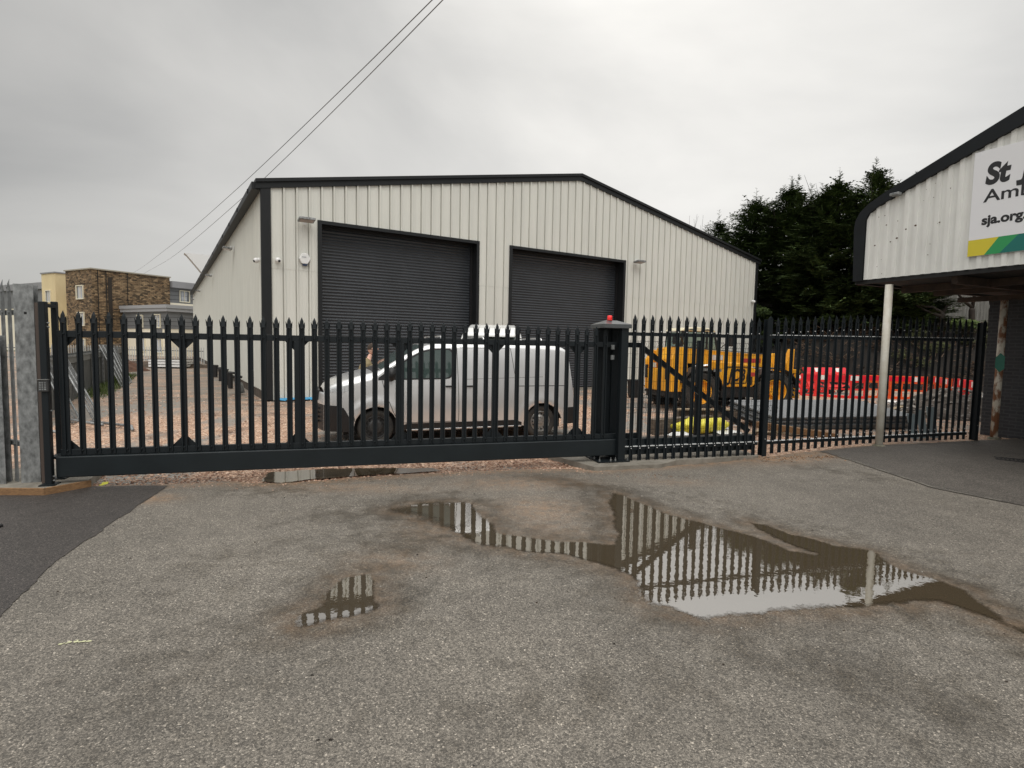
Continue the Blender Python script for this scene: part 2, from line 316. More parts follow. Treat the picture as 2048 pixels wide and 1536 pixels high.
# ------------------------------------------------------------------ ground, yard, puddles
def pip(poly,X,Y):
    ins=np.zeros(X.shape,bool); n=len(poly)
    for i in range(n):
        x1,y1=poly[i]; x2,y2=poly[(i+1)%n]
        c=((y1>Y)!=(y2>Y)); 
        with np.errstate(divide='ignore',invalid='ignore'): xi=(x2-x1)*(Y-y1)/(y2-y1)+x1
        ins^=c&(X<xi)
    return ins
def pdist(poly,X,Y,closed=True):
    d=np.full(X.shape,1e9); n=len(poly)
    for i in range(n if closed else n-1):
        x1,y1=poly[i]; x2,y2=poly[(i+1)%n]; dx,dy=x2-x1,y2-y1
        t=np.clip(((X-x1)*dx+(Y-y1)*dy)/(dx*dx+dy*dy+1e-12),0,1)
        d=np.minimum(d,np.hypot(X-x1-t*dx,Y-y1-t*dy))
    return d
BIG=[(1.32,7.0),(1.77,6.18),(2.23,5.64),(2.50,5.35),(2.62,5.05),(2.82,4.99),(2.64,5.42),(2.60,5.90),(2.98,5.36),(3.37,5.04),(3.42,4.59),(3.60,4.26),(3.50,3.70),(3.95,3.15),(3.6,2.9),(3.40,3.72),(3.30,3.98),(3.23,4.05),(2.58,3.93),(1.96,3.86),(1.37,3.72),(1.03,3.9),(1.0,4.43),(.59,4.78),(-.08,4.99),(-.45,5.20),(-.57,5.40),(-.50,6.33),(-.25,5.80),(-.13,5.40),(.3,5.22),(1.0,5.10),(1.12,5.5),(1.15,6.3)]
SMALL=[(-1.41,3.59),(-1.43,3.67),(-1.34,3.82),(-1.32,3.97),(-1.3,4.28),(-1.12,4.38),(-.99,3.98),(-.92,3.79),(-1.08,3.67),(-1.21,3.55),(-1.36,3.5)]
THIN=[(-1.34,6.08),(-1.05,6.35),(-.75,6.42),(-.48,6.35),(-.40,5.7),(-.5,5.45),(-.7,5.55),(-.84,5.75),(-1.1,5.9)]
GATEP=[(-3.38,7.74),(-2.8,8.01),(-1.8,8.16),(-1.15,8.22),(-1.03,8.02),(-1.58,7.82),(-2.22,7.60),(-2.57,7.42),(-3.02,7.18),(-3.3,7.2)]
MUDP=[(-4.28,6.28),(-4.25,6.5),(-4.03,6.34),(-4.07,6.14)]
EDGE=[(-14,6.2),(-5.41,6.80),(-5.17,6.86),(-4.39,7.02),(-3.77,7.19),(-3.1,7.16),(-2.55,7.31),(-2.21,7.51),(-1.16,7.89),(-.16,8.16),(.83,8.35),(1.28,8.28),(2.2,8.55),(4.4,9.36),(8.0,10.42),(9.0,10.75),(16,12.8)]
def edgey(x):
    for i in range(len(EDGE)-1):
        (a,b),(c,d)=EDGE[i],EDGE[i+1]
        if a<=x<=c: return b+(d-b)*(x-a)/(c-a)
    return EDGE[0][1] if x<EDGE[0][0] else EDGE[-1][1]
def gridsheet(name,matl,xs,yfun,nrow,z0=0,attrs=None):
    vs=[];fs=[];K=len(xs)
    for x in xs:
        ya,yb_=yfun(x)
        for j in range(nrow+1):
            y=ya+(yb_-ya)*(j/nrow); vs.append((x,y,zg(x,y)+z0))
    for i in range(K-1):
        for j in range(nrow): a=i*(nrow+1)+j; fs.append((a,a+nrow+1,a+nrow+2,a+1))
    me=bpy.data.meshes.new(name); me.from_pydata(vs,[],fs); me.materials.append(matl)
    V=np.array(vs)
    if attrs:
        for k,f in attrs.items():
            a=me.attributes.new(k,'FLOAT','POINT'); a.data.foreach_set('value',f(V[:,0],V[:,1]).astype(np.float32))
    me.update(); o=bpy.data.objects.new(name,me); COL.objects.link(o); return tag(o,kind='structure')
def wob(x): return .05*mnoise.noise(Vector((x*2.3,0,0)))+.03*mnoise.noise(Vector((x*7,3,0)))
def blob(X,Y,cx,cy,rx,ry,a=0):
    c,s=math.cos(a),math.sin(a); u=((X-cx)*c+(Y-cy)*s)/rx; v=(-(X-cx)*s+(Y-cy)*c)/ry
    return np.exp(-(u*u+v*v))
def damp(X,Y):
    d=np.zeros(X.shape)
    for p,w_ in ((BIG,.42),(SMALL,.36),(THIN,.45),(GATEP,.3)):
        q=pdist(p,X,Y); q[pip(p,X,Y)]=0; d=np.maximum(d,np.exp(-(q/w_)**2)*.75)
    for (cx,cy,rx,ry,a,s) in ((-.9,5.1,.8,.5,.6,.75),(-1.5,5.9,.9,.45,.2,.55),(.9,7.4,1.1,.30,-.6,.8),(1.9,3.1,1.3,.35,-.5,.6),(.6,2.9,.9,.3,.3,.4),(-2.3,4.7,.9,.3,.8,.35),(4.6,8.6,1.3,.25,-.9,.45),(-2.9,6.8,.7,.3,0,.5),(2.6,2.2,1.2,.3,-.6,.4),(-1.9,3.0,.5,1.0,.2,.3),(2.9,6.2,.25,1.6,.8,.35)):
        d=np.maximum(d,s*blob(X,Y,cx,cy,rx,ry,a))
    return d
def mud(X,Y):
    e=np.array([edgey(x) for x in X]); d=.75*np.exp(-((e-Y)/.22)**2)
    for p in (BIG,SMALL,THIN):
        q=pdist(p,X,Y); q[pip(p,X,Y)]=0; d=np.maximum(d,.26*np.exp(-(q/.16)**2))
    for (cx,cy,rx,ry,a,s) in ((.35,6.2,.5,.5,.3,.55),(.1,7.4,.9,.35,.1,.5),(4.7,9.2,1.0,.4,.2,.9),(-2.0,7.0,.9,.25,0,.45),(-.7,5.6,.4,.5,0,.35),(-4.2,6.35,.3,.2,0,.8),(-1.0,4.6,.4,.3,0,.3),(5.6,9.9,1.2,.25,.25,.6),(2.3,7.6,.5,.2,0,.3),(.4,5.6,.5,.3,-.5,.35)):
        d=np.maximum(d,s*blob(X,Y,cx,cy,rx,ry,a))
    return d
b=MB(); b.add([(-600,-200,-.06),(600,-200,-.06),(600,900,-.06),(-600,900,-.06)],[(0,1,2,3)])
tag(b.build('ground',mat('far_ground',(.14,.13,.09),.95,col2=(.07,.08,.04),vscale=.05)),kind='structure')
xs=list(np.arange(-14,16.01,.1))
gridsheet('asphalt_yard',M['asphalt'],list(np.arange(-7,10,.06))+list(np.arange(10,16.1,.5)),lambda x:(-4 if x>99 else .6,edgey(x)+wob(x)),170,0,dict(damp=damp,mud=mud))
gridsheet('asphalt_approach',M['asphalt'],list(np.arange(-16,18.1,1.0)),lambda x:(-14,.6 if -7<=x<=16 else .6),4,0,dict(damp=lambda X,Y:X*0,mud=lambda X,Y:X*0))
xg=list(np.arange(-60,-14,4))+list(np.arange(-14,26,.5))+list(np.arange(26,61,4))
def gz(x,y): return 0
gr=gridsheet('gravel_yard',M['gravel'],xg,lambda x:(5.2,75),90,-.025)
for v in gr.data.vertices:      # ruts and heaps
    x,y=v.co.x,v.co.y
    if y>9.2: v.co.z+=.05*mnoise.noise(Vector((x*.5,y*.3,0)))+.02*mnoise.noise(Vector((x*2,y*1.3,5)))
# newer, darker strip at the left
def strip(name,poly,matl,z):
    q=[]
    for i in range(len(poly)):       # ragged edge: subdivide and nudge
        (xa,ya),(xb,yb)=poly[i],poly[(i+1)%len(poly)]; n=max(1,int(math.hypot(xb-xa,yb-ya)/.07))
        for k in range(n):
            x,y=xa+(xb-xa)*k/n,ya+(yb-ya)*k/n; q.append((x+.030*mnoise.noise(Vector((x*3,y*3,7)))+.018*mnoise.noise(Vector((x*14,y*14,3))),y+.02*mnoise.noise(Vector((x*9,y*9,5)))))
    poly=q; b=MB(); b.add([(x,y,zg(x,y)+z) for x,y in poly],[tuple(range(len(poly)))]); return tag(b.build(name,matl),kind='structure')
strip('new_asphalt_strip',[(-3.2,3.0),(-3.43,3.69),(-3.75,4.42),(-3.99,5.38),(-4.20,6.26),(-4.36,6.93),(-4.7,6.90),(-5.17,6.80),(-9,6.5),(-9,2),(-3,2)],M['asphalt_new'],.006)
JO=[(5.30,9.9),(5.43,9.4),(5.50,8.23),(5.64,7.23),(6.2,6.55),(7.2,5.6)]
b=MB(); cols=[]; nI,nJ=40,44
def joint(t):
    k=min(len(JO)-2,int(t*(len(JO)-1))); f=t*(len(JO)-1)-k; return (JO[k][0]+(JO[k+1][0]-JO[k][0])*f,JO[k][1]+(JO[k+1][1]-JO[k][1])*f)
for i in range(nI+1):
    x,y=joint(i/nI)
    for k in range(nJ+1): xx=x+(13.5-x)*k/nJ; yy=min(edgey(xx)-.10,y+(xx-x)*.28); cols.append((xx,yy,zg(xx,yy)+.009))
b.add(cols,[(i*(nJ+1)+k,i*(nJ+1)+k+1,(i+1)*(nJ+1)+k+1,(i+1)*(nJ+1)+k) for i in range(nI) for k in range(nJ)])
tag(b.build('canopy_shade_asphalt',M['asphalt_shade']),kind='structure')
b=MB(); pts=[joint(.25+.5*i/24) for i in range(25)]
for i in range(24):
    (x,y),(X_,Y_)=pts[i],pts[i+1]; w0=.006+.004*math.sin(i*1.7); w1=.006+.004*math.sin((i+1)*1.7)
    b.add([(x-w0,y,zg(x,y)+.013),(x+w0,y,zg(x,y)+.013),(X_+w1,Y_,zg(X_,Y_)+.013),(X_-w1,Y_,zg(X_,Y_)+.013)],[(0,1,2,3)])
tag(b.build('asphalt_joint',mat('joint_dust',(.30,.28,.24),.9)),kind='structure')
def puddle(name,poly,z,step=.035,soft=.15):
    P=np.array(poly); x0,y0=P.min(0)-.15; x1,y1=P.max(0)+.15
    xs=np.arange(x0,x1,step); ys=np.arange(y0,y1,step); X,Y=np.meshgrid(xs,ys,indexing='ij')
    nz=np.array([[mnoise.noise(Vector((x*3.1,y*3.1,1)))*.07+mnoise.noise(Vector((x*11,y*11,2)))*.028 for y in ys] for x in xs])
    d=pdist(poly,X,Y); sd=np.where(pip(poly,X,Y),d,-d)+nz
    dep=np.clip(sd/soft+.35,0,1); keep=dep>0.02
    idx=-np.ones(X.shape,int); k=0; vs=[];fs=[];A=[]
    use=np.zeros(X.shape,bool)
    for i in range(len(xs)-1):
        for j in range(len(ys)-1):
            if keep[i:i+2,j:j+2].any(): use[i:i+2,j:j+2]=True
    for i in range(len(xs)):
        for j in range(len(ys)):
            if use[i,j]: idx[i,j]=k; k+=1; vs.append((xs[i],ys[j],z)); A.append(dep[i,j])
    for i in range(len(xs)-1):
        for j in range(len(ys)-1):
            if keep[i:i+2,j:j+2].any(): fs.append((idx[i,j],idx[i+1,j],idx[i+1,j+1],idx[i,j+1]))
    me=bpy.data.meshes.new(name); me.from_pydata(vs,[],fs); me.materials.append(M['water'])
    a=me.attributes.new('depth','FLOAT','POINT'); a.data.foreach_set('value',np.array(A,np.float32)); me.update()
    o=bpy.data.objects.new(name,me); COL.objects.link(o); return tag(o,kind='structure')
puddle('puddle_water',BIG,.006); puddle('puddle_water',SMALL,.006); puddle('puddle_water',GATEP,.006,soft=.08); puddle('puddle_water',THIN,.010,soft=.4)
puddle('puddle_water',[(1.3,1.0),(0,0),(0,0)],.006) if False else None
M['rubbled']=mat('rubble_earth',(.12,.10,.085),.95,col2=(.05,.04,.033),vscale=5,bump=.7,bscale=12)
def heap(name,label,c,rx,ry,h,matl,seed=0,cat='heap'):
    vs=[];fs=[];n=28;K=10
    for i in range(K+1):
        r=i/K
        for j in range(n):
            a=2*math.pi*j/n; x=rx*r*math.cos(a); y=ry*r*math.sin(a); q=mnoise.noise(Vector((x*1.3+seed,y*1.3,seed)))*.35+mnoise.noise(Vector((x*5,y*5,seed)))*.12
            vs.append((x*(1+q*.3),y*(1+q*.3),max(-.08,h*(1-r*r)*(1+q*1.2)-.05*r)))
    for i in range(K):
        for j in range(n): fs.append((i*n+j,i*n+(j+1)%n,(i+1)*n+(j+1)%n,(i+1)*n+j))
    b=MB(); b.add(vs,fs); o=b.build(name,matl,loc=c,smooth=False); return tag(o,label,cat)
# loose stones spilling along the edge and over the gravel
def rocks(name,pts,matl,kindlabel=None,seed=1):
    rnd=random.Random(seed); b=MB()
    for (x,y,z,s) in pts:
        a=rnd.random()*6.28; e=rnd.uniform(.5,.9); h=rnd.uniform(.35,.7); vs=[]
        for k in range(6):
            t=a+k*1.047; q=s*rnd.uniform(.7,1.15); vs.append((x+q*math.cos(t),y+q*e*math.sin(t),z-.2*s+rnd.uniform(0,.25)*s))
        vs.append((x+rnd.uniform(-.3,.3)*s,y+rnd.uniform(-.3,.3)*s,z+h*s)); vs.append((x+rnd.uniform(-.5,.5)*s,y+rnd.uniform(-.4,.4)*s,z+h*s*.8))
        fs=[(0,1,6),(1,2,6),(2,7,6),(2,3,7),(3,4,7),(4,5,7),(5,6,7),(5,0,6)]
        b.add(vs,fs)
    o=b.build(name,matl,clean='keep'); a=o.data.attributes.new('tone','FLOAT','FACE'); v=[]
    for _ in pts: v+= [rnd.random()]*8
    a.data.foreach_set('value',v); return o
def stonemat():
    m=foliage('loose_stones',(.17,.10,.07),(.62,.46,.36)); r=[n for n in m.node_tree.nodes if n.type=='VALTORGB'][0]
    e=r.color_ramp.elements.new(.5); e.color=(.40,.245,.17,1); return m
M['stones']=stonemat()
rnd=random.Random(3); P=[]
for i in range(5200):
    x=rnd.uniform(-5.6,2.0); e=edgey(x); y=e+abs(rnd.gauss(0,1))*.9-.02
    s=rnd.uniform(.010,.028)
    P.append((x,y,zg(x,y)-.018,s))
for i in range(260):
    x=rnd.uniform(-5.2,1.4); y=edgey(x)-abs(rnd.gauss(0,.16)); P.append((x,y,.002,rnd.uniform(.006,.014)))
for i in range(4200):
    t=rnd.random()**.6; y=8.2+t*11; x=rnd.uniform(-.75*y,.95*y); 
    if y<edgey(x)+.05: continue
    P.append((x,y,zg(x,y)-.02+.04*mnoise.noise(Vector((x*.5,y*.3,0))),rnd.uniform(.015,.04)))
tag(rocks('loose_gravel',P,M['stones']),'pinkish crushed stones lying loose over the yard and along the asphalt edge','gravel',kind='stuff')
P=[]
for i in range(3800):
    x=rnd.uniform(7.4,14.6); y=rnd.uniform(11.2,19.0); m=.75*math.exp(-((x-12.3)/1.3)**2-((y-15.2)/1.2)**2)
    P.append((x,y,.13+m+max(0,(x-9)*.01),rnd.uniform(.025,.085)*rnd.choice((.5,.8,1.3 if m>.15 else 1))))
heap('rubble_heap','dark heap of broken rubble in front of the right hand red barriers',(12.3,15.2,.05),2.0,1.8,.72,M['rubbled'],8)
ml=foliage('rubble_tones',(.035,.03,.026),(.36,.33,.30))
tag(rocks('rubble',P,ml,seed=5),'grey broken rubble strewn over the yard in front of the red barriers','rubble',kind='stuff')
P=[(rnd.uniform(-4,4.5),rnd.uniform(1.6,7),.002,rnd.uniform(.003,.007)) for i in range(460)]
tag(rocks('asphalt_grit',P,foliage('grit',(.03,.03,.03),(.5,.48,.44)),seed=9),'small loose grit scattered over the worn asphalt','grit',kind='stuff')
rnd=random.Random(77); P=[(rnd.uniform(-4.5,6),rnd.uniform(1.6,7.6),.002,rnd.choice((.004,.006,.009,.012))) for i in range(120)]
tag(rocks('dirt_crumbs',P,foliage('crumb',(.012,.010,.008),(.05,.035,.025)),seed=13),'dark crumbs of dirt scattered over the worn asphalt','dirt',kind='stuff')
P=[(4.9+rnd.gauss(0,.45),9.15+rnd.gauss(0,.12)+.0,.10,rnd.uniform(.006,.02)) for i in range(260)]+[(2.1+rnd.gauss(0,.5),7.9+rnd.gauss(0,.10),.004,rnd.uniform(.004,.012)) for i in range(90)]
P=[(x,y,zg(x,y)+.002,q) for x,y,_,q in P]
tag(rocks('spilt_soil',P,foliage('spilt_soil_tones',(.06,.035,.02),(.30,.17,.09)),seed=14),'spilt brown soil and crumbs at the foot of the fixed palisade','soil',kind='stuff')
# yellow paint smudge
b=MB(); rnd=random.Random(4)
for i in range(15):
    cx=-2.66+rnd.gauss(0,.040)*1.3; cy=3.27+(cx+2.66)*.25+rnd.gauss(0,.012); r=rnd.uniform(.004,.011)
    b.add([(cx+r*1.4*math.cos(a*1.05),cy+r*math.sin(a*1.05),.0035+i*.00012) for a in range(6)],[tuple(range(6))])
tag(b.build('paint_mark',mat('yellow_paint',(.48,.48,.30),.8)),'smudge of pale yellow spray paint on the asphalt','paint mark')
# ------------------------------------------------------------------ warehouse
YB=.56074; WC=(-7.69,17.15,0); WW=24.55; WL=48.0; EV=6.55; AP=8.85
wh=thing('warehouse','large pale grey steel warehouse with two dark roller doors and a charcoal roofline','warehouse',WC,YB)
def ztop(u): return EV+(AP-EV)*(1-abs(u-WW/2)/(WW/2))
DO=[(1.62,7.50,5.74),(8.85,14.95,5.74)]
def clad_cols(u0,u1,off=1.0,pitch=.382,extra=()):
    pts=[(u0,0)]; k=math.floor((u0-off)/pitch)
    while True:
        c=off+k*pitch; k+=1
        if c>u1+.1: break
        for du,d in ((-.068,0),(-.067,.06),(-.037,.06),(-.036,0),(-.026,-.044),(.010,-.044),(.030,0),(.118,0),(.124,-.005),(.136,-.005),(.142,0),(.24,0),(.246,-.005),(.258,-.005),(.264,0)):
            if u0<c+du<u1: pts.append((c+du,d))
    pts.append((u1,0)); pts+= [(e,None) for e in extra]; pts.sort(key=lambda p:p[0])
    last=0; o=[]
    for i,(u,d) in enumerate(pts):
        if d is None: d=last
        last=d; o.append((u,d))
    return o
def clad(mb,cols,top,doors,tf,zb=0.0,seam=4.1):
    for i in range(len(cols)-1):
        (a,da),(c,dc)=cols[i],cols[i+1]; m=(a+c)/2; z0=zb
        for (p,q,h) in doors:
            if p<=m<=q: z0=h
        segs=[(z0,min(seam,top(a)),0),(seam,None,-.007)] if z0<seam else [(z0,None,-.007)]
        for (s0,s1,o) in segs:
            za=top(a) if s1 is None else s1; zc=top(c) if s1 is None else s1
            mb.add([tf(a,da+o,s0),tf(c,dc+o,s0),tf(c,dc+o,zc),tf(a,da+o,za)],[(0,1,2,3)])
            if s1 is None and s0==seam: mb.add([tf(a,da,s0),tf(c,dc,s0),tf(c,dc+o,s0),tf(a,da+o,s0)],[(0,1,2,3)])
b=MB(); clad(b,clad_cols(.22,WW-.12,extra=[DO[0][0],DO[0][1],DO[1][0],DO[1][1]]),ztop,DO,lambda u,d,z:(u,d,z))
b.build('front_wall',M['clad'],wh,clean='keep')
b=MB(); clad(b,clad_cols(.12,WL),lambda u:EV,[],lambda u,d,z:(d,u,z),zb=.28)
b.add([(WW,0,0),(WW,WL,0),(WW,WL,EV),(WW,0,EV)],[(0,1,2,3)])
b.add([(0,WL,0),(WW,WL,0),(WW,WL,EV),(WW/2,WL,AP),(0,WL,EV)],[(0,1,2,3,4)])
b.build('side_wall',M['clad'],wh,clean='keep')
b=MB(); b.box(.03,.3,.15,WL,-.1,.28); b.build('plinth',mat('plinth_block',(.12,.095,.075),.9,col2=(.05,.04,.03),vscale=3,bump=.5,bscale=12),wh)
b=MB(); b.box(-.06,.22,-.055,0,0,EV+.05); b.box(-.055,-.001,0,.12,0,EV+.05); b.build('corner_trim',M['trim'],wh,bevel=.008)
b=MB(); b.box(WW-.14,WW+.05,-.052,0,0,EV+.02); b.box(WW+.001,WW+.05,0,.25,0,EV)
b.build('corner_trim',M['trim'],wh,bevel=.008)
# verge trims follow the two slopes
b=MB(); 
for (h0,h1,y0,y1) in ((-.08,.10,-.075,.05),(.10,.20,-.13,.3)):
    sl=(AP-EV)/(WW/2)
    L0=[(-.2,EV-.2*sl),(WW/2,AP),(WW+.2,EV-.2*sl)]
    poly=[(x,z+h0) for x,z in L0]+[(x,z+h1) for x,z in reversed(L0)]
    b.add([(x,y0,z) for x,z in poly]+[(x,y1,z) for x,z in poly],[(0,1,4,5),(1,2,3,4),(6,11,10,7),(7,10,9,8),(0,6,7,1),(1,7,8,2),(2,8,9,3),(3,9,10,4),(4,10,11,5),(5,11,6,0)])
b.build('verge_trim',M['trim'],wh)
b=MB(); 
for s in (0,1):
    x0,x1=(-.15,WW/2) if s==0 else (WW+.15,WW/2)
    sl=(AP-EV)/(WW/2); z0=EV-.15*sl+.16
    b.add([(x0,.3,z0),(x1,.3,AP+.16),(x1,WL+.1,AP+.16),(x0,WL+.1,z0),(x0,.3,z0-.06),(x1,.3,AP+.10),(x1,WL+.1,AP+.10),(x0,WL+.1,z0-.06)],[(0,1,2,3),(7,6,5,4),(0,4,5,1),(3,2,6,7),(0,3,7,4)])
b.build('roof',mat('roof_sheet',(.08,.085,.09),.5),wh)
b=MB(); b.box(-.30,-.04,-.02,WL,EV-.14,EV+.08)
for k in range(16): b.box(-.33,-.30,.8+3*k,.86+3*k,EV-.10,EV+.04)
b.build('gutter',M['trim'],wh,bevel=.01)
for di,(a,c,h) in enumerate(DO):
    d=bpy.data.objects.new('roller_door',None); COL.objects.link(d); d.parent=wh
    rec=.50
    b=MB(); T=.12
    b.box(a-.01,a+T,-.05,-.004,0,h); b.box(c-T*.9,c+.01,-.05,-.004,0,h); b.box(a+T,c-T*.9,-.046,-.008,h-.11,h-.002)
    b.box(a+.001,a+.05,-.004,rec,0,h-.01); b.box(c-.05,c-.001,-.004,rec,0,h-.01); b.box(a+.05,c-.05,-.006,rec,h-.06,h-.012)
    b.build('door_frame',M['trim'],d)
    b=MB(); n=int((h-.10)/.104); r=.052; prof=[]
    for k in range(n):
        z=.06+k*.104
        for q in range(5): t=math.pi*q/4; prof.append((-math.sin(t)*.026,z+.008+.088*(q/4)))
    for i in range(len(prof)-1):
        (y0,z0),(y1,z1)=prof[i],prof[i+1]
        b.add([(a+.05,rec+y0,z0),(c-.05,rec+y0,z0),(c-.05,rec+y1,z1),(a+.05,rec+y1,z1)],[(0,1,2,3)])
    b.build('curtain',M['slat'],d,clean='keep')
    b=MB(); b.box(a+.05,c-.05,rec-.05,rec,0,.07); b.box(a+.051,a+.14,rec-.10,rec-.055,.0,h-.06); b.box(c-.14,c-.051,rec-.10,rec-.055,0,h-.06); b.box(a+.141,c-.141,rec-.12,rec-.04,h-.16,h-.061); b.build('guide_rail',M['black'],d)
b=MB(); b.box(7.7,15.2,-.12,-.06,-.05,.10); b.box(1.4,7.7,-.12,-.06,-.05,.05); b.build('sill_kerb',M['conc'],wh)
b=MB()
rnd=random.Random(2)
mb_=mat('blue_membrane',(.05,.28,.50),.5)
for (u0,u1) in ((.3,1.5),(15.2,16.6)):
    b=MB(); u=u0
    while u<u1:
        l_=rnd.uniform(.1,.25); b.add([(u,-.03,.07),(u+l_,-.03,.06),(u+l_+.03,-.16-rnd.random()*.1,rnd.uniform(-.01,.03)),(u+.02,-.14-rnd.random()*.1,rnd.uniform(-.01,.03))],[(0,1,2,3)]); u+=l_
    b.build('damp_membrane',mb_,wh)
b=MB(); b.prism([(-1.15,8.74),(1.0,8.74),(1.0,6.9),(.35,6.9),(-.98,8.62)],1.2,'y',33.4); b.build('roof_cowl',M['white'],wh)
def wloc(u,v,z):
    c,s=math.cos(YB),math.sin(YB); return (WC[0]+u*c-v*s,WC[1]+u*s+v*c,z)
# wall floodlights
def flood(label,u,v,z,rot):
    t=thing('floodlight',label,'floodlight',wloc(u,v,z),YB+rot,'floodlights on the warehouse walls')
    b=MB(); b.box(-.05,.05,-.02,0,-.09,.16); b.tube([(0,-.02,.1),(0,-.10,.13),(0,-.16,.06)],.018); b.build('bracket',M['white'],t)
    b=MB(); b.M=Matrix.Translation((0,-.26,.02))@Matrix.Rotation(R(-8),4,'X'); b.cbox(-.24,.24,-.17,.17,-.035,.04,.01); b.build('housing',M['galv'],t)
    b=MB(); b.M=Matrix.Translation((0,-.26,.02))@Matrix.Rotation(R(-8),4,'X'); b.box(-.2,.2,-.14,.13,-.042,-.036); b.build('lens',mat('flood_lens',(.35,.28,.25),.2),t)
    return t
flood('floodlight above the alarm box, left of the big roller door',1.22,-.04,5.62,0)
flood('floodlight right of the smaller roller door',15.55,-.04,5.68,0)
for v,l_ in ((7.8,'nearest floodlight on the side wall of the warehouse'),(19.7,'second nearest floodlight on the side wall of the warehouse'),(32.4,'third floodlight along the side wall of the warehouse'),(43.5,'farthest floodlight on the side wall of the warehouse')):
    flood(l_,-.04,v,5.68,-math.pi/2)
def cctv(label,u,v,z,rot):
    t=thing('security_camera',label,'security camera',wloc(u,v,z),YB+rot,'dome cameras on the warehouse')
    b=MB(); b.lathe([(0,-.02),(.07,-.02),(.075,-.06),(.06,-.10)],14,'y'); b.build('mount',M['white'],t,smooth=True)
    b=MB(); b.ball((0,-.13,-.02),.085,14); b.build('housing',M['white'],t,smooth=True)
    b=MB(); b.ball((0.02,-.185,-.045),.042,12); b.build('lens',M['black'],t,smooth=True)
cctv('white dome camera on the front wall beside the left corner trim',.40,-.02,4.36,0)
cctv('white dome camera on the side wall just round the left corner',-.02,.35,4.36,-math.pi/2)
cctv('white dome camera at the far right end of the front wall',24.2,-.02,4.44,0)
t=thing('alarm_box','white hexagonal alarm box with a dark blue foot left of the big roller door','alarm box',wloc(1.2,-.04,4.47),YB)
b=MB(); hexp=[(.175*math.cos(R(a)),.19*math.sin(R(a))) for a in (0,60,120,180,240,300)]; b.prism(hexp,-.07,'y',0); b.build('casing',M['white'],t,bevel=.02)
b=MB(); b.prism([(-.10,-.13),(.10,-.13),(.06,-.225),(-.06,-.225)],-.062,'y',-.002); b.build('strobe_lens',mat('strobe_blue',(.01,.02,.06),.2),t)
b=MB(); b.box(-.09,.04,-.078,-.0705,.04,.06); b.build('badge',mat('badge_grey',(.3,.32,.33),.5),t)
# debris beside the side wall
for i,(v,x,h,l_,lb) in enumerate(((2.6,-.45,.30,.35,'crumpled white metal sheet by the side wall nearest the corner'),)):
    b=MB(); b.add([(-.25,0,0),(.3,-.1,.02),(.35,.0,.38),(.05,.1,.42),(-.2,.05,.3),(.0,.15,.05)],[(0,1,2,3),(0,3,4),(1,5,2),(0,5,1)])
    o=b.build('metal_sheet',M['galv'],loc=wloc(x,v,0),rotz=YB+1.2); tag(o,lb,'metal sheet')
for i,(v,h) in enumerate(((5.2,.55),(7.0,.6),(9.5,.5),(12.5,.55),(16.5,.5))):
    b=MB(); b.lathe([(0,0),(.09,0),(.09,h),(.11,h),(.11,h+.06),(0,h+.06)],12); b.tube([(0,0,h-.1),(.2,.0,h-.1),(.42,.0,h-.12)],.05)
    o=b.build('pipe_stub',M['black'],loc=wloc(-.5,v,0),rotz=YB,smooth=False); tag(o,['nearest','second nearest','third','fourth','farthest'][i]+' black drainage pipe stub along the side wall of the warehouse','pipe','pipe stubs along the side wall')

# ------------------------------------------------------------------ palisade pales
GO=(1.74,8.67); YG=.27819
def gp(u,v,z=0):
    c,s=math.cos(YG),math.sin(YG); return (GO[0]+u*c-v*s,GO[1]+u*s+v*c,z)
def pale_mesh(h,rails,wid=.072,name='pale',bolt=None):
    """W-section pale, splayed triple point, bolt heads; front faces -y; base z=0"""
    w=wid/2; b=MB()
    cols=[(-w,.0),(-w+.006,-.012),(-w*.42,-.012),(-w*.25,.004),(w*.25,.004),(w*.42,-.012),(w-.006,-.012),(w,.0)]
    zt=h-.15
    for i in range(7):
        (xa,ya),(xb,yb)=cols[i],cols[i+1]; b.add([(xa,ya,0),(xb,yb,0),(xb,yb,zt),(xa,ya,zt)],[(0,1,2,3)])
    # centre tongue, bent back slightly, ending in a point
    xc=w*.42
    b.add([(-w+.006,-.012,zt),(w-.006,-.012,zt),(w*.62,-.008,h-.055),(-w*.62,-.008,h-.055),(0,.004,h)],[(0,1,2,3),(3,2,4)])
    # two side tongues splayed outwards and forwards
    for s in (-1,1):
        b.add([(s*(w+.001),0,zt),(s*(w-.022),-.012,zt),(s*(w-.012),-.018,h-.10),(s*(w+.004),-.007,h-.10),(s*(w+.005),-.018,h-.062)],[(0,1,2,3),(3,2,4)])
    me=b.mesh(name,M['dark'],clean='keep')
    bm=bmesh.new(); bm.from_mesh(me); bmesh.ops.remove_doubles(bm,verts=bm.verts,dist=1e-5)
    bmesh.ops.recalc_face_normals(bm,faces=bm.faces)
    bmesh.ops.solidify(bm,geom=bm.faces[:],thickness=.003); bm.to_mesh(me); bm.free()
    c=MB()
    for z in rails: c.lathe([(0,-.026),(.006,-.025),(.0105,-.020),(.012,-.010)],8,'y',(0,0,z))
    m2=c.mesh('bolt',M['dark'],clean='keep'); bm=bmesh.new(); bm.from_mesh(me); nf=len(bm.faces); bm.from_mesh(m2)
    if bolt:
        me.materials.append(bolt); bm.faces.ensure_lookup_table()
        for f in bm.faces[nf:]: f.material_index=1
    bm.to_mesh(me); bm.free(); return me
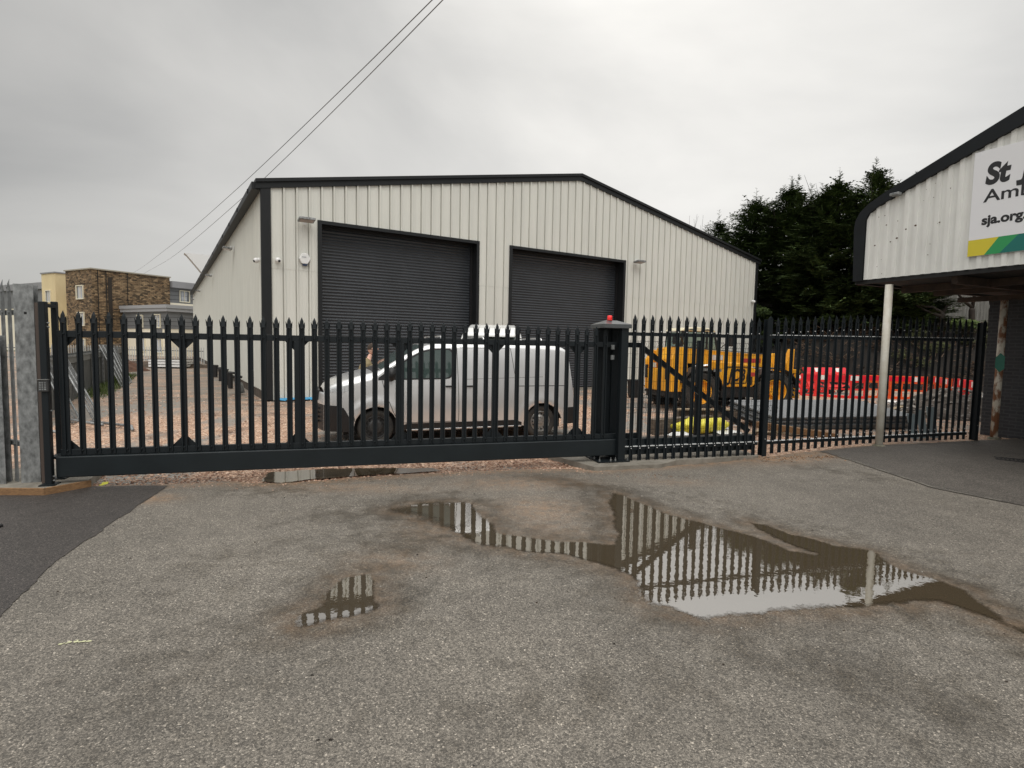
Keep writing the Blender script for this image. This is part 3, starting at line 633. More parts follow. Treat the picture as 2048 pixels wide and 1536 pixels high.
# ------------------------------------------------------------------ sliding gate
gate=thing('sliding_gate','anthracite palisade sliding gate with a deep bottom beam and triangular tail','gate',gp(0,.12),YG)
b=MB(); b.prism([(-.075,.15),(.075,.15),(.085,.16),(.085,.40),(.075,.41),(-.075,.41),(-.085,.40),(-.085,.16)],10.1,'x',-7.55); b.build('bottom_beam',M['darksat'],gate,bevel=.004)
b=MB(); b.box(-7.52,.42,-.03,.03,1.865,1.945); b.build('top_rail',M['dark'],gate,bevel=.004)
b=MB(); b.box(-7.52,.42,-.03,.03,.412,.49); b.build('lower_rail',M['dark'],gate,bevel=.004)
UP=[-7.47,-6.17,-4.80,-3.41,-2.05,-.72,.38]
for u in UP:
    b=MB(); b.box(u-.035,u+.035,-.028,.028,.49,1.865); b.build('upright',M['dark'],gate,bevel=.004)
for u in UP[:-1]:
    for s in (-1,1):
        if u==UP[0] and s<0: continue
        for z,d in ((.49,1),(1.865,-1)):
            b=MB(); b.prism([(u+s*.036,z),(u+s*.15,z),(u+s*.036,z+d*.12)],.008,'y',.004); b.build('gusset',M['dark'],gate)
b=MB(); b.bar((.40,0,1.86),(2.48,0,.46),.05,.08); b.build('tail_brace',M['dark'],gate)
pm=pale_mesh(1.76,(.045,1.475))
for k in range(46): inst('pale',pm,gate,(-7.44+.1592*k,-.032,.43))
# receiver posts at the left
rp=thing('gate_receiver','dark twin post catching the closed end of the sliding gate, keypad on its face','gate post',gp(-7.60,0,.08),YG)
b=MB(); b.cbox(-.035,.035,-.04,.04,0,2.20,.006); b.box(-.08,.08,-.09,.08,0,.014); b.build('front_post',M['dark'],rp)
b=MB(); b.cbox(-.06,.0,.30,.36,0,2.22,.006); b.box(-.10,.04,.26,.40,0,.014); b.build('rear_post',M['dark'],rp)
b=MB(); b.box(-.045,-.0,.041,.30,2.14,2.18); b.build('guide_bracket',M['dark'],rp)
b=MB(); b.box(-.03,.05,.05,.29,.30,.33); b.build('catch_plate',M['dark'],rp)
b=MB(); 
for z in (.05,.1,.9,1.9,1.95):
    for s in (.0,): b.lathe([(0,0),(.011,0),(.011,.02),(0,.02)],6,'x',(.035,-.0,z))
b.build('bolt',M['galv'],rp)
kp=thing('keypad','small black keypad fixed to the dark post at the left of the gate','keypad',gp(-7.60,-.04,1.28),YG)
b=MB(); b.cbox(-.05,.05,-.035,0,-.065,.075,.006); b.build('housing',mat('keypad_shell',(.05,.05,.05),.5),kp)
b=MB()
for i in range(3):
    for j in range(4): b.box(-.034+i*.025,-.016+i*.025,-.041,-.036,-.045+j*.026,-.027+j*.026)
b.build('button',M['galv'],kp); b=MB(); b.box(-.056,.056,-.05,0,.0755,.082); b.build('hood',mat('keypad_hood',(.18,.18,.17),.5),kp)
# portal posts at the right, cap, beacon
pr=thing('gate_portal','tall dark portal post carrying the sliding gate, under a folded steel cap','gate post',gp(0,0,.07),YG)
b=MB(); b.cbox(-.07,.05,-.06,.06,0,2.10,.006); b.build('front_post',M['dark'],pr)
b=MB(); b.cbox(-.36,-.24,.26,.38,0,2.10,.006); b.cbox(-.07,.05,.26,.38,0,2.10,.006); b.box(-.24,-.07,.30,.34,.05,2.1); b.build('rear_post',M['dark'],pr)
b=MB(); 
x0,x1,y0,y1=-.39,.075,-.10,.42
b.box(x0,x1,y0,y1,2.09,2.15); b.add([(x0,y0,2.15),(x1,y0,2.15),(x1,y1,2.15),(x0,y1,2.15),(-.27,.10,2.215),(-.05,.16,2.215)],[(0,1,5,4),(1,2,5),(2,3,4,5),(3,0,4)]); b.build('cap',mat('folded_cap',(.07,.075,.078),.32,var=.1),pr)
b=MB(); b.box(-.42,.12,-.10,.48,0,.014); b.build('base_plate',M['dark'],pr)
b=MB()
for (x,y) in ((-.38,-.05),(-.2,-.07),(-.12,-.07),(.09,-.07),(.09,.1),(-.38,.15)): b.lathe([(0,.0),(.014,0),(.014,.03),(.006,.03),(.006,.06),(0,.06)],6,'z',(x,y,.014))
b.build('anchor_bolt',M['galv'],pr)
for z in (1.78,1.62): b=MB(); b.lathe([(0,-.02),(.03,-.02),(.03,.05),(0,.05)],12,'z',(-.16,.06,z)); b.build('roller',M['galvd'],pr)
be=thing('beacon','small red warning beacon on top of the portal post','beacon',gp(-.20,.12,2.283),YG)
b=MB(); b.lathe([(0,0),(.042,0),(.042,.015),(.036,.018)],20); b.build('base',M['red'],be)
b=MB(); b.lathe([(.036,.018),(.038,.03),(.038,.062),(.032,.075),(0,.078)],20); b.build('lens',M['beacon'],be,smooth=True)
# concrete pads
def pad(name,label,pts,h,matl,edge=None):
    b=MB(); b.prism(pts,h+.1,'z',-.1); o=b.build(name,matl,bevel=.008); return tag(o,label,'concrete base')
po=thing('concrete_base','concrete base with raw timber edging under the left gate posts','concrete base')
b=MB(); b.prism([(-9,6.25),(-5.50,6.42),(-5.28,6.80),(-5.6,7.5),(-9.3,7.0)],.17,'z',-.09); b.build('slab',M['conc'],po,bevel=.008)
b=MB(); b.prism([(-9,6.21),(-5.475,6.38),(-5.475,6.415),(-9,6.245)],.175,'z',-.09); b.prism([(-5.473,6.38),(-5.235,6.80),(-5.275,6.815),(-5.498,6.42)],.175,'z',-.09); b.build('timber_edging',M['timber'],po)
pad('concrete_base','flat concrete base under the right portal post',[gp(-.95,.75)[:2],gp(-.58,-.30)[:2],gp(.55,-.32)[:2],gp(.95,-.10)[:2],gp(2.6,-.02)[:2],gp(2.6,.6)[:2]],.065,M['conc'])
b=MB(); b.add([(0,-.03,.0),(.07,.01,.015),(.05,.05,.035),(-.015,.035,.03)],[(0,1,2,3)]); b.box(-.025,.02,-.02,.02,0,.006)
tag(b.build('plastic_scrap',mat('yellow_scrap',(.75,.72,.05),.5),loc=(-5.18,6.90,.0)),'scrap of bright yellow plastic beside the timber edging','litter')
# ------------------------------------------------------------------ fixed palisade panels, right
fm=pale_mesh(2.34,(.21,2.07),bolt=M['chrome'])
M['bright']=mat('painted_glint',(.72,.74,.75),.35,.2)
def bay(label,u0,n,pitch,v=0,group='fixed palisade panels'):
    t=thing('palisade_fence',label,'fence',gp(u0,v,0),YG,group)
    L_=n*pitch
    def zz(u): x,y,_=gp(u0+u,v); return max(.05,zg(x,y)+.03)
    for z in (2.06,.24):
        b=MB(); b.bar((-.1,.025,z-.0+zz(0)*.35),(L_+.02,.025,z+zz(L_)*.35),.035,.055); rl=b.build('rail',M['dark'],t)
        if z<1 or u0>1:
            b=MB(); b.bar((-.1,.022,z+.033+zz(0)*.35),(L_+.02,.022,z+.033+zz(L_)*.35),.05,.011); b.build('rail_glint',M['bright'],rl)  # added pale strip paints the sky highlight along the rail
    for k in range(n): inst('pale',fm,t,(pitch*(k+.5),0,zz(pitch*(k+.5))-.0))
    return t
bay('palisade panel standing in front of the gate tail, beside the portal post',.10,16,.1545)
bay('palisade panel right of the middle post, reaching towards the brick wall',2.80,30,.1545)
def fpost(u,label,h=2.34):
    x,y,_=gp(u,0); t=thing('fence_post',label,'fence post',gp(u,.02,zg(x,y)),YG,'posts of the fixed palisade')
    b=MB(); b.box(-.045,.045,-.055,-.047,0,h); b.box(-.045,.045,.047,.055,0,h); b.box(-.004,.004,-.047,.047,0,h); b.prism([(-.045,h),(.045,h),(.0,h+.05)],.008,'y',-.055); b.build('post',M['dark'],t)
    b=MB(); b.lathe([(0,-.01),(.012,-.01),(.012,0)],6,'y',(0,-.056,h-.27)); b.lathe([(0,-.01),(.012,-.01),(.012,0)],6,'y',(0,-.056,.30)); b.build('bolt',M['galv'],t)
fpost(2.70,'middle post between the two fixed palisade panels'); fpost(7.66,'end post of the palisade next to the dark brick wall',2.3)
# guard mesh panels behind the gate tail
def meshpanel(name,label,loc,rotz,L_,H,group,folds=(1.93,1.0,.72),top=2.0,matl=None):
    t=thing(name,label,'mesh fence',loc,rotz,group)
    b=MB(); r=.0035; n=int(L_/.05)
    zs=[0.05]
    path=[(0,.05)]
    for f in sorted(folds): path+=[(0,f-.05),(-.035,f),(0,f+.05)]
    path+=[(0,top)]
    for k in range(n+1):
        x=k*L_/n; pts=[(x,p[0],p[1]) for p in path]
        for i in range(len(pts)-1): b.bar(pts[i],pts[i+1],.0035,.0035)
    for f in folds:
        for (dy,dz) in ((0,-.05),(0,.05)): b.bar((0,dy,f+dz),(L_,dy,f+dz),.006,.006)
    for z in (.08,.35,.85,1.25,1.5,1.75): b.bar((0,.004,z),(L_,.004,z),.004,.004)
    b.build('wire_mesh',matl or M['dark'],t)
    for x in (0,L_): b=MB(); b.box(x-.03,x+.03,.01,.07,0,top+.02); b.build('post',M['dark'],t,bevel=.004)
meshpanel('mesh_panel','dark wire mesh guard panel behind the gate tail, nearer the portal post',gp(.45,1.2),YG,1.75,2.0,'wire guard panels')
meshpanel('mesh_panel','dark wire mesh guard panel behind the gate tail, nearer the middle post',gp(2.26,1.2),YG,1.75,2.0,'wire guard panels')
# ------------------------------------------------------------------ left end: galvanised posts and pales
def ibeam(name,label,x,y,rot,h,w=.20,d=.11,group=None,m='galv'):
    t=thing(name,label,'fence post',(x,y,.07),rot,group)
    b=MB(); b.box(-w/2,w/2,-d/2,-d/2+.008,0,h); b.box(-w/2,w/2,d/2-.008,d/2,0,h); b.box(-.004,.004,-d/2+.008,d/2-.008,0,h); b.build('section',M[m],t)
    b=MB(); b.box(.0,.028,-d/2-.002,-d/2+.001,h-.36,h-.33); b.build('bolt_hole',M['blackgap'],t)
    return t
ibeam('galvanised_post','tall mottled galvanised post with a square bolt hole, left of the keypad post',-5.885,6.72,YG,2.42,m='galv')
ibeam('galvanised_post','short galvanised post at the left edge, half as wide as the tall one',-6.20,6.62,YG,1.80,w=.17,d=.12,m='galv')
b=MB(); b.box(-.016,.016,-.03,.03,0,2.2); tag(b.build('steel_channel',mat('brown_primer',(.07,.05,.04),.6),loc=gp(-7.70,.10,.07),rotz=YG),'dark brown steel channel between the galvanised post and the keypad post','channel')
gpm=pale_mesh(2.5,(.5,2.1)); gpm.materials[0]=M['galvd']
t=thing('galvanised_fence','weathered grey palisade fence turning away at the left edge','fence',(-5.98,6.70,.05),R(155))
for z in (.5,2.1):
    b=MB(); b.box(0,1.7,-.02,.02,z-.03,z+.03); b.build('rail',M['galvd'],t)
for k in range(10): inst('pale',gpm,t,(.09+.155*k,.03,.0),(0,0,math.pi))
# lane boundary: dark sheet fence, leaning panels, far palisade
def along(a,b_,t): return (a[0]+(b_[0]-a[0])*t,a[1]+(b_[1]-a[1])*t)
A0=(-10.3,11.6); A1=(-20.8,29.4); LN=math.hypot(A1[0]-A0[0],A1[1]-A0[1]); AA=math.atan2(A1[1]-A0[1],A1[0]-A0[0])
t=thing('sheet_fence','low fence of dark grey sheets between galvanised posts along the left lane','fence',(A0[0],A0[1],-.03),AA)
b=MB(); x=0
while x<LN: b.box(x,x+.20,-.01,.0,0,1.42); b.box(x+.2,x+.25,-.03,.0,0,1.42); x+=.25
b.box(0,LN,-.045,-.0305,1.12,1.29)
b.build('sheet',mat('dark_sheet',(.095,.10,.097),.6,col2=(.14,.145,.14),vscale=2,stretch=(1,1,.3)),t)
b=MB(); b.box(0,LN,-.06,-.0305,1.30,1.36); b.build('rail',M['galvd'],t)
x=1.2
while x<LN: b=MB(); b.box(x-.06,x+.06,-.13,-.061,0,1.5); b.build('post',M['galv'],t); x+=2.75
b=MB(); x=0
while x<LN:
    b.add([(x-.03,.02,1.3),(x+.03,.02,1.3),(x+.03,.02,1.56),(x,.02,1.64),(x-.03,.02,1.56)],[(0,1,2,3,4)]); x+=.155
b.build('spikes',M['galvd'],t)
def heras(label,base,top,n,L_,group):
    """mesh hoarding panel lying against the fence; base corner, top corner, run direction along the fence"""
    t=thing('wire_hoarding',label,'fence panel',(0,0,0),0,group)
    p=Vector(base); q=Vector(top); d=Vector((math.cos(AA),math.sin(AA),0))*L_
    b=MB(); b.tube([p,q,q+d,p+d,p],.021,8); b.tube([p+d*.5,q+d*.5],.016,6); b.build('frame',M['galv'],t,smooth=True)
    b=MB()
    for k in range(1,24): b.tube([p+d*k/24,q+d*k/24],.0014,4,False)
    for k in range(1,9): b.tube([p+(q-p)*k/9,p+(q-p)*k/9+d],.0014,4,False)
    b.build('mesh_infill',M['galv'],t)
for i in range(2):
    lb=['front','rear'][i]+' of the two wire panels leaning on the sheet fence nearest the gate'
    heras(lb,(-9.45+.25*i,11.8+.3*i,.02),(-11.1+.2*i,12.7+.4*i,1.75-.12*i),0,.9,'hoarding panels leaning on the lane fence')
for i in range(4):
    lb=['front','second','third','rearmost'][i]+' of the bundle of wire panels leaning farther down the lane'
    heras(lb,(-14.9-.12*i,21.0+.3*i,.02),(-16.5-.08*i,22.1+.3*i,1.55),0,1.6,'hoarding panels leaning on the lane fence')
b=MB(); b.tube([(-9.2,12.0,.03),(-7.9,11.4,.04),(-7.6,11.0,.03)],.03,8); b.tube([(-9.4,11.7,.10),(-8.2,11.0,.12)],.03,8); b.tube([(-9.9,11.2,.05),(-8.6,10.4,.05)],.03,8)
tag(b.build('steel_poles',M['galv'],smooth=True),'galvanised poles lying on the ground beside the leaning wire panels','poles')
t=thing('far_palisade','pale galvanised palisade fence across the far end of the side lane','fence',(-42,44,-.1),R(-3))
b=MB(); 
for k in range(150):
    x=k*.2; b.add([(x-.035,0,0),(x+.035,0,0),(x+.035,0,1.25),(x,0,1.38),(x-.035,0,1.25)],[(0,1,2,3,4)])
fp=b.build('pales',mat('pale_galv',(.42,.43,.42),.5),t); tag(fp,kind='stuff')
b=MB(); b.box(0,30,.01,.05,.25,.32); b.box(0,30,.01,.05,1.0,1.07); b.build('rail',M['galvd'],t)
M['soil']=mat('red_soil',(.12,.058,.035),.95,col2=(.07,.04,.028),vscale=3,bump=.6,bscale=8)
heap('soil_heap','reddish brown heap of soil at the far left end of the lane',(-22.8,31.5,0),1.9,1.6,.75,M['soil'],1)
heap('soil_heap','low dark heap of earth in front of the far palisade',(-23.5,37,0),4.5,1.4,.36,mat('dark_earth',(.09,.06,.04),.95,col2=(.04,.03,.02),vscale=2,bump=.6,bscale=8),4)
vs=[];fs=[];T=[];rn=random.Random(44)
for k in range(2600):
    q=rn.uniform(.30,.92); x,y=along(A0,A1,q); x+=rn.uniform(.05,.9); y+=rn.uniform(-.3,.3); h=rn.uniform(.05,.22); a=rn.uniform(0,6.28); i=len(vs); ca,sa=math.cos(a),math.sin(a)
    vs+= [(x-.008*ca,y-.008*sa,-.03),(x+.008*ca,y+.008*sa,-.03),(x+h*.5*sa,y-h*.5*ca,h)]; fs.append((i,i+1,i+2)); T.append(rn.random())
me=bpy.data.meshes.new('grass'); me.from_pydata(vs,[],fs); me.materials.append(M['fern']); a=me.attributes.new('tone','FLOAT','FACE'); a.data.foreach_set('value',T)
o=bpy.data.objects.new('grass',me); COL.objects.link(o); tag(o,'rough green grass growing along the foot of the dark sheet fence','grass',kind='stuff')
t=thing('panel_stack','stack of white sheets on the ground at the far end of the lane','stack',(-23.2,35.2,0),R(8))
for k,(z0,z1) in enumerate(((.05,.18),(.22,.36),(.40,.52))):
    b=MB(); b.box(0,2.2+.05*k,0,1.2,z0,z1); b.build('sheet',M['white'],t,bevel=.01)
b=MB(); b.box(.1,.2,.0,1.2,-.02,.05); b.box(1.9,2.0,0,1.2,-.02,.05); b.box(-.05,2.3,0,1.25,.53,.56); b.build('bearer',M['oldwood'],t)
# ------------------------------------------------------------------ apartment building, far left
def uvwall(o):
    me=o.data; uv=me.uv_layers.new(name='UVMap')
    for p in me.polygons:
        n=p.normal; h=Vector((0,0,1)).cross(n); h=h.normalized() if h.length>.01 else Vector((1,0,0)); g=Vector((0,0,1)) if abs(n.z)<.9 else Vector((0,1,0))
        for li in p.loop_indices:
            c=me.vertices[me.loops[li].vertex_index].co; uv.data[li].uv=(c.dot(h),c.dot(g))
    return o
AB=thing('apartment_building','three storey apartment building with a rubble stone block, cream tower and grey clad wings','building',(-45.1,59.6,0),R(-28.4))
# local axes: x towards the near right corner (0), y away
M['cream']=mat('cream_render',(.72,.60,.36),.85,col2=(.62,.50,.29),vscale=.6,stretch=(1,1,.3))
M['cream2']=mat('pale_render',(.80,.74,.60),.85,var=.04,vscale=.6)
M['gclad']=mat('grey_boarding',(.17,.175,.18),.6,var=.1,vscale=.6)
M['groof']=mat('grey_fascia',(.24,.24,.25),.5,var=.08,vscale=.5)
M['wframe']=mat('window_frame',(.75,.70,.55),.5); M['wpane']=glassmat('window_pane',(.09,.105,.12),.08)
M['curt']=mat('curtain_cloth',(.45,.47,.5),.8)
def part(name,mb,m,uv=False):
    o=mb.build(name,M[m] if isinstance(m,str) else m,AB); 
    if uv: uvwall(o)
    return o
b=MB(); b.box(-5.55,0,0,8.2,-.5,9.12); part('stone_wall',b,'stone',True)
b=MB(); b.box(-5.7,.12,-.12,8.3,9.121,9.25); part('parapet',b,mat('coping',(.34,.31,.25),.8))
def win(x0,x1,z0,z1,y=0,face='f',curtain=True,parent=AB):
    w=bpy.data.objects.new('window',None); COL.objects.link(w); w.parent=parent
    X=(lambda a,d,z:(a,y+d,z)) if face=='f' else (lambda a,d,z:(y-d,a,z))
    def bx(mb,a0,a1,d0,d1,c0,c1):
        vs=[X(a,d,c) for a,d,c in ((a0,d0,c0),(a1,d0,c0),(a1,d1,c0),(a0,d1,c0),(a0,d0,c1),(a1,d0,c1),(a1,d1,c1),(a0,d1,c1))]
        mb.add(vs,[(0,3,2,1),(4,5,6,7),(0,1,5,4),(1,2,6,5),(2,3,7,6),(3,0,4,7)])
    f=.09; b=MB(); bx(b,x0-f,x0,-.12,.02,z0-f,z1+f); bx(b,x1,x1+f,-.12,.02,z0-f,z1+f); bx(b,x0,x1,-.12,.02,z0-f,z0); bx(b,x0,x1,-.12,.02,z1,z1+f); bx(b,(x0+x1)/2-.03,(x0+x1)/2+.03,-.05,-.012,z0,z1); b.build('frame',M['wframe'],w)
    b=MB(); bx(b,x0,x1,-.01,-.004,z0,z1); b.build('pane',M['wpane'],w)
    if curtain: b=MB(); m_=(x0+x1)/2; bx(b,m_-.35*(x1-x0),m_-.08,-.017,-.011,z0,z1); bx(b,m_+.05,m_+.25*(x1-x0),-.017,-.011,z0,z1); b.build('curtain',M['curt'],w)
win(-3.1,-1.75,6.05,7.40); win(-3.0,-1.75,3.15,4.5); win(-3.0,-1.75,.3,1.6)
b=MB(); b.box(-.02,.05,1.35,1.42,0,9.1); b.box(.001,.06,.55,.60,0,9.1); b.box(.001,.05,3.5,3.54,0,9.1); part('downpipe',b,'trim')
b=MB(); b.box(.0005,.03,1.55,1.95,3.0,8.4); part('damp_stain',b,mat('damp_stone',(.025,.018,.012),.8))
# cream tower behind the stone block and grey wing to the left
b=MB(); b.box(-14.4,-11.0,1.25,6,-.5,9.35); part('tower_wall',b,'cream'); b=MB(); b.box(-14.5,-10.9,1.15,6.1,9.351,9.5); part('tower_coping',b,'groof')
win(-13.3,-12.2,6.0,7.3,y=1.25)
b=MB(); b.box(-10.99,-5.56,3.2,9,6.4,7.4); b.box(-10.89,-5.56,2.9,9.2,7.401,8.3); part('link_fascia',b,'groof')
b=MB(); b.box(-10.99,-5.56,3.25,5.1,-.5,6.3); part('link_wall',b,'cream2')
b=MB(); b.box(-34,-14.42,2.5,9,5.5,7.8); part('left_cladding',b,'gclad'); b=MB(); b.box(-34,-14.42,2.2,9.2,7.801,8.6); part('left_fascia',b,'groof')
b=MB(); b.box(-34,-14.43,2.55,9,-.5,5.499); part('left_wall',b,'cream2')
win(-18.5,-17.3,3.0,4.4,y=2.55); win(-22.5,-21.3,3.0,4.4,y=2.55)
# right rear wing
b=MB(); b.box(-5,-.35,8.21,24,6.2,8.0); part('rear_cladding',b,'gclad'); b=MB(); b.box(-5,.35,8.0+.31,24,8.001,8.75); part('rear_fascia',b,'groof')
b=MB(); b.box(-5,-.30,8.22,24,-.5,6.199); part('rear_wall',b,'cream2')
b=MB()
for z in (6.6,7.1,7.6): b.box(-.349,-.33,8.4,24,z,z+.03)
for z in (3.2,3.65,4.1): b.box(.4,8.25,2.93,2.948,z,z+.03); b.box(8.652,8.665,3,12,z,z+.03)
part('board_joint',b,'blackgap')
win(9.6,10.7,6.45,7.7,y=-.35,face='s')
# lower front wing: near corner roughly 8.6 m right of the stone corner
b=MB(); b.box(.1,8.65,2.95,12,2.9,4.7); part('wing_cladding',b,'gclad'); b=MB(); b.box(-.0+.08,8.95,2.65,12.3,4.701,5.05); b.box(.08,9.05,2.55,12.4,5.051,5.4); part('wing_fascia',b,mat('wing_fascia_grey',(.33,.335,.345),.45))
b=MB(); b.box(.1,8.6,3.0,12,-.5,2.899); part('wing_wall',b,'cream2')
win(3.0,4.0,3.1,4.3,y=2.95); win(6.2,7.3,3.05,4.35,y=2.95); win(3.2,4.2,.5,1.9,y=3.0); win(6.3,7.4,.4,1.8,y=3.0)
b=MB(); b.box(6.1,7.5,2.94,2.99,1.9,2.899); part('infill_panel',b,'gclad')

# ------------------------------------------------------------------ vans
def interp(T,x):
    if x<=T[0][0]: return T[0][1]
    for (a,p),(c,q) in zip(T,T[1:]):
        if x<=c: t=(x-a)/(c-a); return p+(q-p)*t
    return T[-1][1]
TT=[(-.88,.96),(-.85,1.02),(-.78,1.09),(-.6,1.17),(-.3,1.265),(0,1.335),(.08,1.36),(.25,1.475),(.5,1.625),(.75,1.755),(.95,1.835),(1.15,1.875),(1.5,1.895),(2.2,1.905),(3.0,1.90),(3.45,1.885),(3.7,1.86),(3.82,1.82),(3.88,1.76)]
RD=[(-.9,.05),(-.6,.12),(-.1,.14),(.1,.06),(.9,.07),(1.3,.11),(3.6,.11),(3.88,.08)]
VC=.93; HUB=3.28
def plan(x):
    f=0
    if x<-.40: u=(-.40-x)/.50; f=.40*(1-math.sqrt(max(0,1-min(1,u)**2*.92)))
    if x>3.6: u=(x-3.6)/.40; f=.07*(1-math.sqrt(max(0,1-min(1,u)**2*.9)))
    return f
def wid(x,z):
    if z<.5: w_=.915+(z-.28)*.13
    elif z<1.12: w_=.9436+.016*math.sin((z-.5)/.62*math.pi)+(.004 if z>.55 else 0)
    else: w_=.9476-(z-1.12)*.135-(max(0,z-1.5))**2*.12
    for h in (0,HUB):       # flared arches
        d=math.hypot(x-h,z-.33); 
        if .36<d<.58: w_+=.022*(1 if d<.50 else (.58-d)/.08)
    return w_-plan(x)
def ynear(x,z):
    T=interp(TT,x); r=min(interp(RD,x),T*.5); w_=wid(x,z)
    if z>T-r: q=min(1,(z-(T-r))/r); w_-=r*(1-math.sqrt(max(0,1-q*q)))
    return VC-w_
def xs_(x,z): 
    d=0
    if x>3.3: d=((x-3.3)/.58)**2*.17*max(0,(1.9-z)/1.5)
    if x<-.6: d=((-.6-x)/.28)*(.05*max(0,min(1,(1.1-z)/.3))-.03)*-.5
    return x+d
def topz(x,y):
    T=interp(TT,x); w_=wid(x,T-.001)-interp(RD,x)*.98; return T+.028*(1-min(1,abs((y-VC)/w_))**2)
def make_van(label,loc,rotz,paint,zs=1.0,front_hub='black'):
    t=thing('van',label,'van',loc,rotz); 
    xs=sorted(set([round(-.88+.04*i,3) for i in range(120) if -.88+.04*i<3.88]+[3.88])); NZ=34; Z0=.27
    b=MB(); V=[];rows=[]
    for s in (0,1):
        g=[]
        for x in xs:
            T=interp(TT,x); r=min(interp(RD,x),T*.5); zz=[Z0+(T-r-Z0)*j/24 for j in range(25)]+[T-r+r*math.sin(math.pi/2*q/9) for q in range(1,10)]
            g.append([(x,ynear(x,z) if s==0 else 2*VC-ynear(x,z),z) for z in zz])
        rows.append(g)
    NZ=34
    def snap(p):
        x,y,z=p
        for h in (0,HUB):
            d=math.hypot(x-h,z-.33)
            if d<.385: 
                k=.385/max(d,.01); return (h+(x-h)*k,y,.33+(z-.33)*k)
        return p
    for s in (0,1):
        g=rows[s]; base=len(b.v); ins=[[min(math.hypot(p[0]-h,p[2]-.33) for h in (0,HUB))<.385 for p in col] for col in g]
        for col in g:
            for p in col: q=snap(p); b.v.append((xs_(q[0],q[2]),q[1],q[2]))
        for i in range(len(xs)-1):
            for j in range(NZ-1):
                if ins[i][j] and ins[i+1][j] and ins[i][j+1] and ins[i+1][j+1]: continue
                a=base+i*NZ+j; f=[a,a+NZ,a+NZ+1,a+1]; xm=(xs[i]+xs[i+1])/2; zm=(g[i][j][2]+g[i][j+1][2])/2
                blk=False
                b.f.append(f if s==0 else f[::-1]); b.m.append(1 if blk else 0)
    # top
    NY=14; base=len(b.v)
    for x in xs:
        T=interp(TT,x); y0=ynear(x,T); 
        for k in range(NY+1): y=y0+(2*VC-2*y0)*k/NY; b.v.append((xs_(x,T),y,topz(x,y) if 0<k<NY else T))
    for i in range(len(xs)-1):
        for k in range(NY): a=base+i*(NY+1)+k; b.f.append([a,a+NY+1,a+NY+2,a+1]); b.m.append(0)
    # front and rear ends
    for ii,fl in ((0,1),(len(xs)-1,0)):
        for j in range(NZ-1):
            p=[rows[0][ii][j],rows[1][ii][j],rows[1][ii][j+1],rows[0][ii][j+1]]
            n=8
            for k in range(n):
                A=[]
                for (u,v) in ((k/n,0),((k+1)/n,0),((k+1)/n,1),(k/n,1)):
                    lo=[p[0][q]+(p[1][q]-p[0][q])*u for q in range(3)]; hi=[p[3][q]+(p[2][q]-p[3][q])*u for q in range(3)]
                    c=lo if v==0 else hi; bulge=.035*math.sin(math.pi*u) if ii else -.12*math.sin(math.pi*u)
                    A.append((xs_(c[0],c[2])+bulge,c[1],c[2]))
                zc=(p[0][2]+p[3][2])/2; mi=1 if (ii==0 and (zc<.74)) or (ii and zc<.62) else 0
                b.mi=mi; b.add(A,[(0,3,2,1) if ii==0 else (0,1,2,3)])
    b.mi=0
    o=b.build('body',[paint,M['black']],t,smooth=True)
    # underbody and wheel wells
    b=MB(); b.box(-.55,3.75,.12,1.74,.20,.60)
    b.build('underbody',M['blackgap'],t)
    def patch(name,cols,matl,off=.006,side=0,n=18,par=t,kind='grid'):
        """cols: list of (x, zlow, zhigh)"""
        b=MB(); K=len(cols); vs=[]
        for (x,z0,z1) in cols:
            for j in range(n+1):
                z=z0+(z1-z0)*j/n; y=ynear(x,z)-off; y=y if side==0 else 2*VC-y; vs.append((xs_(x,z),y,z))
        fs=[(i*(n+1)+j,(i+1)*(n+1)+j,(i+1)*(n+1)+j+1,i*(n+1)+j+1) for i in range(K-1) for j in range(n)]
        if side: fs=[f[::-1] for f in fs]
        b.add(vs,fs); return b.build(name,matl,par,smooth=True,clean='keep')
    def span(x0,x1,lo,hi,n=16): return [(x0+(x1-x0)*i/n,interp(lo,x0+(x1-x0)*i/n),interp(hi,x0+(x1-x0)*i/n)) for i in range(n+1)]
    for side in (0,1):
        patch('window_seal',span(.04,1.47,[(0,1.19),(1.3,1.205),(1.40,1.23),(1.47,1.36)],[(.04,1.235),(.3,1.42),(.6,1.60),(.85,1.73),(1.05,1.775),(1.38,1.785),(1.44,1.75),(1.47,1.70)],30),M['black'],.004,side)
        dr=patch('side_window',span(.38,1.43,[(0,1.215),(1.3,1.23),(1.38,1.26),(1.43,1.38)],[(.38,1.43),(.6,1.565),(.85,1.695),(1.05,1.745),(1.36,1.755),(1.41,1.72),(1.43,1.68)],26),M['glass'],.007,side)
        patch('headlamp',span(-.835,-.42,[(-.835,.99),(-.6,.96),(-.42,1.04)],[(-.835,1.035),(-.6,1.125),(-.42,1.15)],14),M['lamp'],.006,side)
        patch('front_bumper',span(-.878,-.42,[(-.88,.27),(-.4,.27)],[(-.88,.745),(-.66,.74),(-.56,.70),(-.50,.60),(-.45,.48),(-.42,.44)],26),M['black'],.007,side)
        patch('sill_moulding',span(.45,2.85,[(0,.272),(3,.272)],[(.45,.34),(.55,.385),(2.7,.385),(2.85,.34)],30),M['black'],.006,side)
        patch('rear_corner_bumper',span(3.70,3.878,[(3.7,.272),(3.9,.272)],[(3.7,.56),(3.75,.61),(3.9,.62)],8),M['black'],.006,side)
        b=MB(); b.ball((.26,-.09 if side==0 else 2*VC+.09,1.30),.13,14,(.62,.8,1.0)); b.box(.20,.30,(-.02 if side==0 else 2*VC-.06),(.06 if side==0 else 2*VC+.02),1.18,1.26); b.build('mirror',M['black'],t,smooth=True)
        # panel gaps
        g=MB()
